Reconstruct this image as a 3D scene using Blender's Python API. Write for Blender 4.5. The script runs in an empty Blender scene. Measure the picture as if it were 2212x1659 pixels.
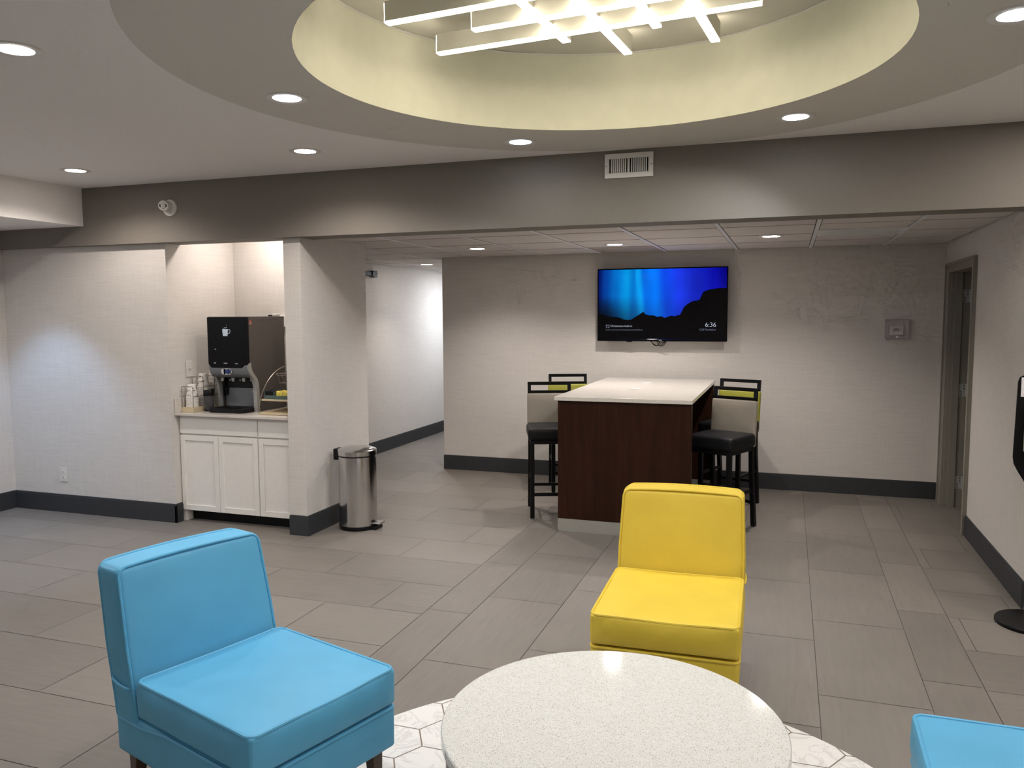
import bpy, bmesh, math, random
from mathutils import Vector, Matrix, noise
random.seed(7)
PI = math.pi
S = bpy.context.scene
COL = S.collection

# ------------------------------------------------------------------ materials
def new_mat(name):
    m = bpy.data.materials.new(name); m.use_nodes = True
    nt = m.node_tree
    return m, nt, nt.nodes, nt.links, nt.nodes['Principled BSDF']

def setp(b, color=None, rough=None, metal=None, spec=None, coat=None):
    if color is not None: b.inputs['Base Color'].default_value = (*color, 1)
    if rough is not None: b.inputs['Roughness'].default_value = rough
    if metal is not None: b.inputs['Metallic'].default_value = metal
    if spec is not None: b.inputs['Specular IOR Level'].default_value = spec
    if coat is not None: b.inputs['Coat Weight'].default_value = coat

def coords(N, L, scale=(1, 1, 1)):
    tc = N.new('ShaderNodeTexCoord'); mp = N.new('ShaderNodeMapping')
    mp.inputs['Scale'].default_value = scale
    L.new(tc.outputs['Object'], mp.inputs['Vector'])
    return mp.outputs['Vector']

def noise_tex(N, L, vec, scale, detail=3, rough=.5):
    n = N.new('ShaderNodeTexNoise'); n.inputs['Scale'].default_value = scale
    n.inputs['Detail'].default_value = detail; n.inputs['Roughness'].default_value = rough
    L.new(vec, n.inputs['Vector']); return n

def ramp(N, L, fac, stops):
    r = N.new('ShaderNodeValToRGB'); e = r.color_ramp.elements
    while len(e) < len(stops): e.new(.5)
    for i, (p, c) in enumerate(stops):
        e[i].position = p; e[i].color = (*c, 1)
    L.new(fac, r.inputs['Fac']); return r.outputs['Color']

def bump(N, L, b, h, strength, dist=.001):
    bp = N.new('ShaderNodeBump'); bp.inputs['Strength'].default_value = strength
    bp.inputs['Distance'].default_value = dist
    L.new(h, bp.inputs['Height']); L.new(bp.outputs['Normal'], b.inputs['Normal'])

def mul(c, k): return tuple(min(1, x*k) for x in c)

def plain(name, color, rough=.6, metal=0, spec=.5, var=.06, scale=25, bstr=0, coat=0, stretch=(1, 1, 1)):
    m, nt, N, L, b = new_mat(name); setp(b, color, rough, metal, spec, coat)
    v = coords(N, L, stretch); n = noise_tex(N, L, v, scale)
    L.new(ramp(N, L, n.outputs['Fac'], [(.25, mul(color, 1-var)), (.75, mul(color, 1+var))]), b.inputs['Base Color'])
    if bstr: bump(N, L, b, n.outputs['Fac'], bstr)
    return m

def emit(name, color, strength):
    m, nt, N, L, b = new_mat(name); setp(b, (.02, .02, .02), .4)
    b.inputs['Emission Color'].default_value = (*color, 1); b.inputs['Emission Strength'].default_value = strength
    return m

def wallpaper(name, color):
    m, nt, N, L, b = new_mat(name); setp(b, color, .75, 0, .25)
    v1 = coords(N, L, (6, 6, 170)); n1 = noise_tex(N, L, v1, 1.0, 4, .6)
    v2 = coords(N, L, (120, 120, 5)); n2 = noise_tex(N, L, v2, 1.0, 3, .6)
    mx = N.new('ShaderNodeMix'); mx.data_type = 'FLOAT'; mx.inputs['Factor'].default_value = .35
    L.new(n1.outputs['Fac'], mx.inputs['A']); L.new(n2.outputs['Fac'], mx.inputs['B'])
    L.new(ramp(N, L, mx.outputs['Result'], [(.3, mul(color, .9)), (.7, mul(color, 1.07))]), b.inputs['Base Color'])
    bump(N, L, b, mx.outputs['Result'], .25)
    return m

def quartz(name, base, fleck, scale, dens, rough=.12):
    m, nt, N, L, b = new_mat(name); setp(b, base, rough, 0, .5)
    v = coords(N, L)
    vo = N.new('ShaderNodeTexVoronoi'); vo.inputs['Scale'].default_value = scale; L.new(v, vo.inputs['Vector'])
    d = N.new('ShaderNodeMath'); d.operation = 'LESS_THAN'; d.inputs[1].default_value = .34; L.new(vo.outputs['Distance'], d.inputs[0])
    sp = N.new('ShaderNodeSeparateColor'); L.new(vo.outputs['Color'], sp.inputs['Color'])
    g = N.new('ShaderNodeMath'); g.operation = 'GREATER_THAN'; g.inputs[1].default_value = 1-dens; L.new(sp.outputs['Red'], g.inputs[0])
    k = N.new('ShaderNodeMath'); k.operation = 'MULTIPLY'; L.new(d.outputs[0], k.inputs[0]); L.new(g.outputs[0], k.inputs[1])
    n = noise_tex(N, L, v, 40, 4, .7)
    bc = ramp(N, L, n.outputs['Fac'], [(.3, mul(base, .95)), (.7, mul(base, 1.04))])
    fl = ramp(N, L, sp.outputs['Green'], [(.0, mul(fleck, .35)), (.3, fleck), (.93, mul(fleck, 1.6)), (.96, (.95, .95, .95))])
    mx = N.new('ShaderNodeMix'); mx.data_type = 'RGBA'
    L.new(k.outputs[0], mx.inputs['Factor']); L.new(bc, mx.inputs['A']); L.new(fl, mx.inputs['B'])
    L.new(mx.outputs['Result'], b.inputs['Base Color'])
    return m

def tile_mat():
    m, nt, N, L, b = new_mat('floor_tile'); c = (.188, .168, .149); setp(b, c, .45, 0, .42)
    at = N.new('ShaderNodeAttribute'); at.attribute_name = 'tile'
    sp = N.new('ShaderNodeSeparateColor'); L.new(at.outputs['Color'], sp.inputs['Color'])
    va = coords(N, L, (2.2, 26, 1)); vb = coords(N, L, (26, 2.2, 1))
    na = noise_tex(N, L, va, 1.6, 5, .65); nb = noise_tex(N, L, vb, 1.6, 5, .65)
    mx = N.new('ShaderNodeMix'); mx.data_type = 'FLOAT'
    L.new(sp.outputs['Green'], mx.inputs['Factor']); L.new(na.outputs['Fac'], mx.inputs['A']); L.new(nb.outputs['Fac'], mx.inputs['B'])
    big = noise_tex(N, L, coords(N, L), 1.7, 4, .6)
    a1 = N.new('ShaderNodeMath'); a1.operation = 'MULTIPLY_ADD'; a1.inputs[1].default_value = .5; L.new(mx.outputs['Result'], a1.inputs[0])
    a2 = N.new('ShaderNodeMath'); a2.operation = 'MULTIPLY'; a2.inputs[1].default_value = .3; L.new(sp.outputs['Red'], a2.inputs[0])
    L.new(a2.outputs[0], a1.inputs[2])
    a3 = N.new('ShaderNodeMath'); a3.operation = 'MULTIPLY_ADD'; a3.inputs[1].default_value = .3; L.new(big.outputs['Fac'], a3.inputs[0]); L.new(a1.outputs[0], a3.inputs[2])
    L.new(ramp(N, L, a3.outputs[0], [(.3, mul(c, .84)), (.8, mul(c, 1.16))]), b.inputs['Base Color'])
    bump(N, L, b, mx.outputs['Result'], .35, .002)
    return m

def marble_mat():
    m, nt, N, L, b = new_mat('marble_hexagon'); c = (.74, .725, .70); setp(b, c, .28, 0, .5)
    at = N.new('ShaderNodeAttribute'); at.attribute_name = 'tile'
    ad = N.new('ShaderNodeVectorMath'); ad.operation = 'MULTIPLY_ADD'; ad.inputs[1].default_value = (7, 7, 7)
    tc = N.new('ShaderNodeTexCoord'); L.new(at.outputs['Color'], ad.inputs[0]); L.new(tc.outputs['Object'], ad.inputs[2])
    n = noise_tex(N, L, ad.outputs['Vector'], 5, 6, .62); n.inputs['Distortion'].default_value = 1.6
    L.new(ramp(N, L, n.outputs['Fac'], [(.0, c), (.47, c), (.50, (.60, .575, .56)), (.53, c)]), b.inputs['Base Color'])
    return m

def wood_mat(name, c1, c2, rough=.35, sc=(14, 14, 1.2), spec=.4):
    m, nt, N, L, b = new_mat(name); setp(b, c1, rough, 0, spec)
    n = noise_tex(N, L, coords(N, L, sc), 1.6, 6, .65); n.inputs['Distortion'].default_value = 1.2
    L.new(ramp(N, L, n.outputs['Fac'], [(.3, c1), (.7, c2)]), b.inputs['Base Color'])
    bump(N, L, b, n.outputs['Fac'], .1)
    return m

def steel_mat(name, c, rough):
    m, nt, N, L, b = new_mat(name); setp(b, c, rough, 1)
    n = noise_tex(N, L, coords(N, L, (1, 1, 160)), 3, 3)
    b.inputs['Anisotropic'].default_value = .5
    mr = N.new('ShaderNodeMapRange'); mr.inputs['To Min'].default_value = rough*.85; mr.inputs['To Max'].default_value = rough*1.2
    L.new(n.outputs['Fac'], mr.inputs['Value']); L.new(mr.outputs['Result'], b.inputs['Roughness'])
    return m

def vinyl(name, c, spec=.38):
    m, nt, N, L, b = new_mat(name); setp(b, c, .48, 0, spec)
    v = coords(N, L); n = noise_tex(N, L, v, 420, 2); n2 = noise_tex(N, L, v, 5, 3)
    L.new(ramp(N, L, n2.outputs['Fac'], [(.3, mul(c, .95)), (.7, mul(c, 1.04))]), b.inputs['Base Color'])
    bump(N, L, b, n.outputs['Fac'], .12, .0006)
    return m

def glass(name, c, rough=.05, alpha=.3):
    m, nt, N, L, b = new_mat(name); setp(b, c, rough, 0, .5); b.inputs['Alpha'].default_value = alpha
    return m

WALL = wallpaper('linen_wallpaper', (.63, .60, .57))
PAINT_HDR = plain('taupe_paint', (.205, .186, .163), .7, 0, .3, .03, 60, .05)
CEIL = plain('ceiling_paint', (.86, .84, .825), .8, 0, .2, .02, 40)
RING = plain('grey_beige_paint', (.68, .655, .61), .8, 0, .2, .02, 40)
DOME = plain('cream_paint', (.67, .665, .56), .75, 0, .25, .03, 12, .05)
DOMETOP = plain('pale_paint', (.62, .60, .55), .8, 0, .2, .03, 12)
CTILE = plain('mineral_ceiling_tile', (.60, .565, .54), .9, 0, .1, .04, 160, .3)
CTILE_DARK = plain('tan_ceiling_tile', (.40, .345, .28), .9, 0, .1, .05, 90, .3)
CGRID = plain('white_metal_grid', (.66, .65, .66), .45, 0, .4, .02)
CVOID = plain('shadow_gap', (.06, .05, .045), .9)
FLOOR = tile_mat()
GROUT = plain('grout', (.115, .10, .088), .9)
MARBLE = marble_mat()
HGROUT = plain('brown_grout', (.22, .17, .135), .9)
BASEB = plain('charcoal_baseboard', (.034, .036, .04), .5, 0, .4, .1, 30)
DOORP = plain('grey_green_door_paint', (.235, .22, .185), .45, 0, .4, .03)
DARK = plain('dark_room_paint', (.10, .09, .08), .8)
BLUE = vinyl('sky_blue_vinyl', (.094, .365, .585))
YEL = vinyl('yellow_vinyl', (.66, .485, .05))
LEG = wood_mat('dark_walnut', (.045, .026, .016), (.085, .05, .03))
QUARTZ = quartz('white_quartz', (.64, .64, .605), (.27, .24, .19), 270, .45, .09)
QUARTZ_BAR = quartz('bar_quartz', (.66, .63, .58), (.42, .38, .32), 240, .22)
QUARTZ_CTR = quartz('counter_quartz', (.62, .58, .54), (.5, .46, .42), 240, .12, .2)
WENGE = wood_mat('mahogany_veneer', (.018, .0060, .0030), (.036, .013, .0062), .45, (10, 10, .8), .14)
STEEL = steel_mat('brushed_steel', (.60, .59, .58), .15)
STEELKICK = plain('brushed_kick_steel', (.36, .35, .315), .4, .25, .5, .05, 3, 0, 0, (1, 1, 80))
BLACK = plain('black_paint', (.004, .004, .0045), .4, 0, .2)
BLACKPL = plain('black_plastic', (.005, .005, .006), .35, 0, .25)
LEATHER = vinyl('black_leather', (.007, .007, .008), .22)
GLOSS = plain('black_gloss', (.002, .002, .003), .08, 0, .16)
BEIGE = vinyl('beige_leather', (.36, .32, .27))
LIME = vinyl('lime_leather', (.27, .265, .03))
WHITEP = plain('white_plastic', (.68, .66, .63), .4, 0, .4, .02)
WHITEC = plain('white_cabinet_paint', (.80, .78, .745), .42, 0, .4, .02)
GREYMET = plain('grey_metal_panel', (.10, .088, .081), .38, .3, .5, .03)
SILVER = plain('silver_plastic', (.42, .42, .41), .3, .4, .5, .03)
SILVERD = plain('dark_silver_plastic', (.20, .21, .23), .35, .3, .5, .03)
CHROME = plain('chrome', (.7, .7, .7), .1, 1)
WIRE = plain('brushed_wire', (.30, .26, .23), .35, .8)
LIGHTWOOD = wood_mat('pale_wood', (.50, .41, .26), (.60, .51, .35), .5, (3, 30, 30))
CUP = plain('white_paper_cup', (.72, .69, .65), .6, 0, .3, .02)
CUPDARK = plain('cup_print', (.10, .085, .075), .6)
PACKET = plain('yellow_paper', (.80, .66, .14), .55, 0, .3, .1, 60)
TRAYC = glass('smoked_acrylic', (.10, .15, .14), .1, .75)
PLASTIC_BAG = glass('clear_plastic_bag', (.8, .8, .8), .15, .07)
CLEARC = glass('clear_cover', (.42, .40, .52), .12, .34)
CLEARF = glass('clear_cover_front', (.42, .40, .52), .12, .06)
HINGE = plain('satin_hinge_metal', (.38, .38, .38), .4, .2)
LENS_DARK = plain('camera_lens', (.006, .006, .007), .1)
RED = plain('red_print', (.42, .09, .06), .5)
GREYP = plain('grey_print', (.35, .34, .34), .6)
BLUEP = plain('blue_print', (.015, .03, .11), .3)
PAPER = plain('white_paper', (.80, .80, .84), .7)
MUG = plain('mug_print', (.55, .66, .78), .5)
ECON_W = emit('warm_lamp_lens', (1, .88, .80), 7)
ECON_C = emit('cool_lamp_lens', (.88, .91, 1.0), 7)
EBAR = emit('light_bar_diffuser', (1, .90, .68), 3.1)
ECON_B = emit('bright_lamp_lens', (1, .90, .83), 7)
TXT = emit('screen_text', (.75, .82, 1.0), .075)
TXTDIM = emit('screen_text_dim', (.45, .55, .85), .028)
MOUNT = emit('screen_mountain', (.05, .06, .12), .012)
WHITEBAR = plain('white_bar_housing', (.66, .64, .58), .5, 0, .4, .02)

# ------------------------------------------------------------------ mesh builder
class B:
    def __init__(s, o=(0, 0, 0)):
        s.bm = bmesh.new(); s.o = Vector(o)
    def v(s, p): return s.bm.verts.new(Vector(p)-s.o)
    def f(s, vs, mi=0):
        try:
            fc = s.bm.faces.new(vs); fc.material_index = mi; return fc
        except ValueError: return None
    def box(s, x0, x1, y0, y1, z0, z1, mi=0):
        V = [s.v((x, y, z)) for x in (x0, x1) for y in (y0, y1) for z in (z0, z1)]
        for q in ((0, 1, 3, 2), (4, 6, 7, 5), (0, 4, 5, 1), (2, 3, 7, 6), (0, 2, 6, 4), (1, 5, 7, 3)):
            s.f([V[i] for i in q], mi)
        return s
    def quad(s, pts, mi=0): return s.f([s.v(p) for p in pts], mi)
    def ring(s, c, ax, r, n=24, up=None, r2=None):
        a = Vector(ax).normalized(); u = Vector(up) if up else (Vector((0, 0, 1)) if abs(a.z) < .9 else Vector((1, 0, 0)))
        u = (u-a*u.dot(a)).normalized(); w = a.cross(u); r2 = r if r2 is None else r2
        return [s.v(Vector(c)+u*r*math.cos(2*PI*i/n)+w*r2*math.sin(2*PI*i/n)) for i in range(n)]
    def bridge(s, A, Bb, mi=0):
        n = len(A)
        for i in range(n): s.f([A[i], A[(i+1) % n], Bb[(i+1) % n], Bb[i]], mi)
    def cyl(s, p0, p1, r0, r1=None, n=24, mi=0, caps=True):
        r1 = r0 if r1 is None else r1; ax = Vector(p1)-Vector(p0)
        A = s.ring(p0, ax, r0, n); Bb = s.ring(p1, ax, r1, n); s.bridge(A, Bb, mi)
        if caps: s.f(A[::-1], mi); s.f(Bb, mi)
        return s
    def lathe(s, prof, c=(0, 0), n=32, mi=0, cap0=True, cap1=True):
        prev = None; first = None
        for r, z in prof:
            R = [s.v((c[0]+r*math.cos(2*PI*i/n), c[1]+r*math.sin(2*PI*i/n), z)) for i in range(n)]
            if prev: s.bridge(prev, R, mi)
            else: first = R
            prev = R
        if cap0: s.f(first[::-1], mi)
        if cap1: s.f(prev, mi)
        return s
    def tube(s, path, r, n=8, mi=0, closed=False):
        P = [Vector(p) for p in path]; m = len(P); rings = []; up = None
        for i, p in enumerate(P):
            if closed: t = P[(i+1) % m]-P[i-1]
            else: t = P[min(i+1, m-1)]-P[max(i-1, 0)]
            t.normalize()
            if up is None: up = Vector((0, 0, 1)) if abs(t.z) < .9 else Vector((1, 0, 0))
            up = (up-t*up.dot(t)).normalized()
            w = t.cross(up)
            rings.append([s.v(p+up*r*math.cos(2*PI*k/n)+w*r*math.sin(2*PI*k/n)) for k in range(n)])
        for a, b in zip(rings, rings[1:]): s.bridge(a, b, mi)
        if closed: s.bridge(rings[-1], rings[0], mi)
        else: s.f(rings[0][::-1], mi); s.f(rings[-1], mi)
        return s
    def prism(s, pts, ax, lo, hi, mi=0):
        """polygon given in the two other axes, extruded along axis ax"""
        def P(a, b, t): return {0: (t, a, b), 1: (a, t, b), 2: (a, b, t)}[ax]
        A = [s.v(P(a, b, lo)) for a, b in pts]; C = [s.v(P(a, b, hi)) for a, b in pts]
        s.bridge(A, C, mi); s.f(A[::-1], mi); s.f(C, mi)
        return s
    def sphere(s, c, r, n=20, m=12, mi=0, sc=(1, 1, 1)):
        M = Matrix.Translation(Vector(c)-s.o) @ Matrix.Diagonal((*sc, 1))
        bmesh.ops.create_uvsphere(s.bm, u_segments=n, v_segments=m, radius=r, matrix=M)
        return s
    def bar(s, p0, p1, w, h, mi=0, up=(0, 0, 1)):
        a = Vector(p1)-Vector(p0); t = a.normalized(); u = Vector(up); u = (u-t*u.dot(t)).normalized(); x = t.cross(u)
        V = []
        for p in (p0, p1):
            for i, j in ((-1, -1), (1, -1), (1, 1), (-1, 1)): V.append(s.v(Vector(p)+x*i*w/2+u*j*h/2))
        for q in ((3, 2, 1, 0), (4, 5, 6, 7), (0, 1, 5, 4), (1, 2, 6, 5), (2, 3, 7, 6), (3, 0, 4, 7)): s.f([V[i] for i in q], mi)
        return s
    def done(s, name, mats, parent=None, smooth=False, bevel=0, seg=2, angle=40):
        bmesh.ops.recalc_face_normals(s.bm, faces=s.bm.faces[:])
        me = bpy.data.meshes.new(name); s.bm.to_mesh(me); s.bm.free()
        for m in (mats if isinstance(mats, (list, tuple)) else [mats]): me.materials.append(m)
        o = bpy.data.objects.new(name, me); COL.objects.link(o)
        if smooth:
            for p in me.polygons: p.use_smooth = True
            try: me.set_sharp_from_angle(angle=math.radians(angle))
            except Exception: pass
        if bevel:
            bv = o.modifiers.new('Bevel', 'BEVEL'); bv.width = bevel; bv.segments = seg; bv.limit_method = 'ANGLE'; bv.angle_limit = math.radians(35)
            bv.harden_normals = False
        if parent is not None: o.parent = parent
        else: o.location = s.o
        return o

def thing(name, label, cat, loc=(0, 0, 0), rz=0, group=None):
    o = bpy.data.objects.new(name, None); COL.objects.link(o); o.empty_display_size = .1
    o.location = loc; o.rotation_euler = (0, 0, rz); tag(o, label, cat, group); return o
def tag(o, label, cat, group=None):
    o['label'] = label; o['category'] = cat
    if group: o['group'] = group
    return o
def struct(o): o['kind'] = 'structure'; return o
def copy_tree(o, parent=None):
    c = o.copy(); COL.objects.link(c)
    if parent is not None: c.parent = parent
    for ch in list(o.children): copy_tree(ch, c)
    return c
def colattr(me, name, per_face):
    a = me.color_attributes.new(name, 'FLOAT_COLOR', 'CORNER')
    for p in me.polygons:
        for li in p.loop_indices: a.data[li].color = per_face[p.index]
def text(s, body, size, loc, mat, parent, name='lettering', align='LEFT', rot=(PI/2, 0, 0)):
    cu = bpy.data.curves.new(name, 'FONT'); cu.body = body; cu.size = size; cu.align_x = align; cu.resolution_u = 3
    t = bpy.data.objects.new(name, cu); COL.objects.link(t)
    dg = bpy.context.evaluated_depsgraph_get(); me = bpy.data.meshes.new_from_object(t.evaluated_get(dg))
    bpy.data.objects.remove(t); me.materials.clear(); me.materials.append(mat)
    o = bpy.data.objects.new(name, me); COL.objects.link(o); o.location = loc; o.rotation_euler = rot
    o.parent = parent; return o

# ------------------------------------------------------------------ key dimensions (metres)
XW, XE, YS, YN = -6.53, 4.6, -3.6, 13.0
YL = 5.28            # left wall plane
XN, XP0, XP1 = -4.76, -3.64, -3.49   # coffee niche side, pillar faces
YB = 8.10            # back wall
XR = 1.32            # right wall
ZC, ZH, ZD = 2.752, 2.288, 2.316     # ceiling, header underside, ceiling tiles
YH0, YH1 = 5.21, 5.45
CX, CY, R1, R2, ZT = -.80, 3.40, 1.22, 1.82, 3.17

# ------------------------------------------------------------------ floor
def build_floor():
    b = B(); cols = []
    b.quad([(XW-.2, YS-.2, -.004), (XE+.2, YS-.2, -.004), (XE+.2, YN+.2, -.004), (XW-.2, YN+.2, -.004)], 1); cols.append((0, 0, 0, 1))
    g = .0017
    def t(x0, x1, y0, y1, d):
        if x1-x0 < .01 or y1-y0 < .01: return
        b.quad([(x0+g, y0+g, 0), (x1-g, y0+g, 0), (x1-g, y1-g, 0), (x0+g, y1-g, 0)], 0); cols.append((random.random(), d, 0, 1))
    XA, XB = -1.947, .883
    # rows laid crosswise on the left and on the right of the centre strip
    off = {0: .335, 1: .925, 2: .63}
    for i in range(-17, 20):
        y0 = 4.06+.4725*i; y1 = y0+.4725
        if y1 < YS: continue
        x = XA-off[i % 3]; t(x, XA, y0, y1, 0)
        while x > XW: t(max(XW, x-.925), x, y0, y1, 0); x -= .925
        y0 = 4.472+.464*i; y1 = y0+.464
        x = XB+{0: .055, 1: .36, 2: .67}[i % 3]; t(XB, x, y0, y1, 0)
        while x < XE: t(x, min(XE, x+.925), y0, y1, 0); x += .925
    # columns laid lengthwise
    for x0, x1, j in ((XA, -1.683, 4.145), (-1.683, -1.222, 4.448), (-1.222, -.760, 4.724), (-.760, -.299, 5.02),
                      (-.299, .165, 4.36), (.165, .628, 4.667), (.628, XB, 4.97)):
        y = j-.9375*9
        while y < YN: t(x0, x1, y, y+.9375, 1); y += .9375
    o = b.done('floor', [FLOOR, GROUT]); colattr(o.data, 'tile', cols); struct(o)
build_floor()

def clip_circle(poly, c, r, n=96):
    out = poly
    for i in range(n):
        a = 2*PI*i/n; nx, ny = math.cos(a), math.sin(a); d = c[0]*nx+c[1]*ny+r
        res = []
        for k in range(len(out)):
            p, q = out[k], out[(k+1) % len(out)]
            dp, dq = p[0]*nx+p[1]*ny-d, q[0]*nx+q[1]*ny-d
            if dp <= 0: res.append(p)
            if dp*dq < 0:
                s = dp/(dp-dq); res.append((p[0]+(q[0]-p[0])*s, p[1]+(q[1]-p[1])*s))
        out = res
        if len(out) < 3: return None
    return out
def build_inlay():
    c, r, s = (-.524, 2.326), 1.208, .132
    b = B(); cols = []
    b.f([b.v((c[0]+r*math.cos(2*PI*i/128), c[1]+r*math.sin(2*PI*i/128), .0012)) for i in range(128)], 1); cols.append((0, 0, 0, 1))
    h = s*math.sqrt(3)
    for i in range(-12, 13):
        for j in range(-12, 13):
            cx = -1.4685+i*1.5*s; cy = 2.884+h/2+j*h+(h/2 if i % 2 else 0)
            if math.hypot(cx-c[0], cy-c[1]) > r+s: continue
            k = s-.0032
            poly = [(cx+k*math.cos(PI/3*q), cy+k*math.sin(PI/3*q)) for q in range(6)]
            poly = clip_circle(poly, c, r-.002)
            if poly:
                if b.f([b.v((x, y, .0022)) for x, y in poly], 0): cols.append((random.random(), random.random(), random.random(), 1))
    o = b.done('floor_hexagon_inlay', [MARBLE, HGROUT]); colattr(o.data, 'tile', cols); struct(o)
build_inlay()

# ------------------------------------------------------------------ walls
def wall(name, boxes, m=WALL, bevel=0):
    b = B()
    for bx in boxes: b.box(*bx)
    return struct(b.done(name, m, bevel=bevel))
wall('wall_left', [(XW, XN, YL, 6.25, 0, ZH), (XW, XN, YH1, 6.25, ZH, 2.80)])
wall('wall_niche', [(XN, XP0, 6.12, 6.25, 0, 2.80)])
wall('wall_pillar', [(XP0, XP1, 5.268, 6.25, 0, ZH), (XP0, XP1, YH1, 6.25, ZH, 2.80)])
wall('wall_back', [(-3.58, XR+.2, YB, YB+.15, 0, ZD+.2)])
wall('wall_hall', [(XN-.12, XN, 6.25, YN, 0, ZD+.2)])
wall('wall_hall_right', [(-3.58, -3.45, YB+.15, YN, 0, ZD+.2)])
wall('wall_hall_end', [(XN-.12, -3.45, YN, YN+.12, 0, ZD+.2)])
DY0, DY1, DZ = 6.885, 7.885, 2.075
wall('wall_right', [(XR, XR+.14, YH0, DY0, 0, ZD+.2), (XR, XR+.14, DY1, YB+.15, 0, ZD+.2), (XR, XR+.14, DY0, DY1, DZ, ZD+.2)])
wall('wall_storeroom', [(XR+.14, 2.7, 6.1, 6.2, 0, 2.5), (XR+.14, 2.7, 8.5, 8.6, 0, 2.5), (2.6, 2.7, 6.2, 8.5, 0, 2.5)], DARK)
wall('wall_front_right', [(XR+.14, XE, YL, YL+.12, 0, ZH)])
wall('wall_west', [(XW-.12, XW, YS, 6.25, 0, 2.85)])
wall('wall_east', [(XE, XE+.12, YS, YL+.2, 0, 2.85)])
wall('wall_south', [(XW-.12, XE+.12, YS-.12, YS, 0, 2.85)])
wall('wall_header', [(XW, XE, YH0, YH1, ZH, 2.80)], PAINT_HDR)

# baseboards
def base(name, segs):
    b = B()
    for (x0, y0, x1, y1, nx, ny) in segs:
        t, h = .016, .157
        for zz0, zz1, tt in ((0, h-.014, t), (h-.014, h-.004, t*.75), (h-.004, h, t*.5)):
            xa, xb = sorted((x0, x1)); ya, yb = sorted((y0, y1))
            if nx: b.box(min(x0, x0+nx*tt), max(x0, x0+nx*tt), ya, yb, zz0, zz1)
            else: b.box(xa, xb, min(y0, y0+ny*tt), max(y0, y0+ny*tt), zz0, zz1)
    return struct(b.done(name, BASEB, bevel=.002))
base('baseboard_left', [(XW, YL, XN+.016, YL, 0, -1), (XN, YL-.016, XN, 5.352, 1, 0)])
base('baseboard_west', [(XW, YS, XW, YL-.016, 1, 0)])
base('baseboard_pillar', [(XP0-.004, 5.268, XP1+.016, 5.268, 0, -1), (XP1, 5.268, XP1, 6.25, 1, 0)])
base('baseboard_back', [(-3.58, YB, XR, YB, 0, -1)])
base('baseboard_hall', [(XN, 6.25, XN, YN, 1, 0)])
base('baseboard_right', [(XR, YH0, XR, 6.83, -1, 0), (XR, 7.985, XR, YB-.016, -1, 0)])

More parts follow.
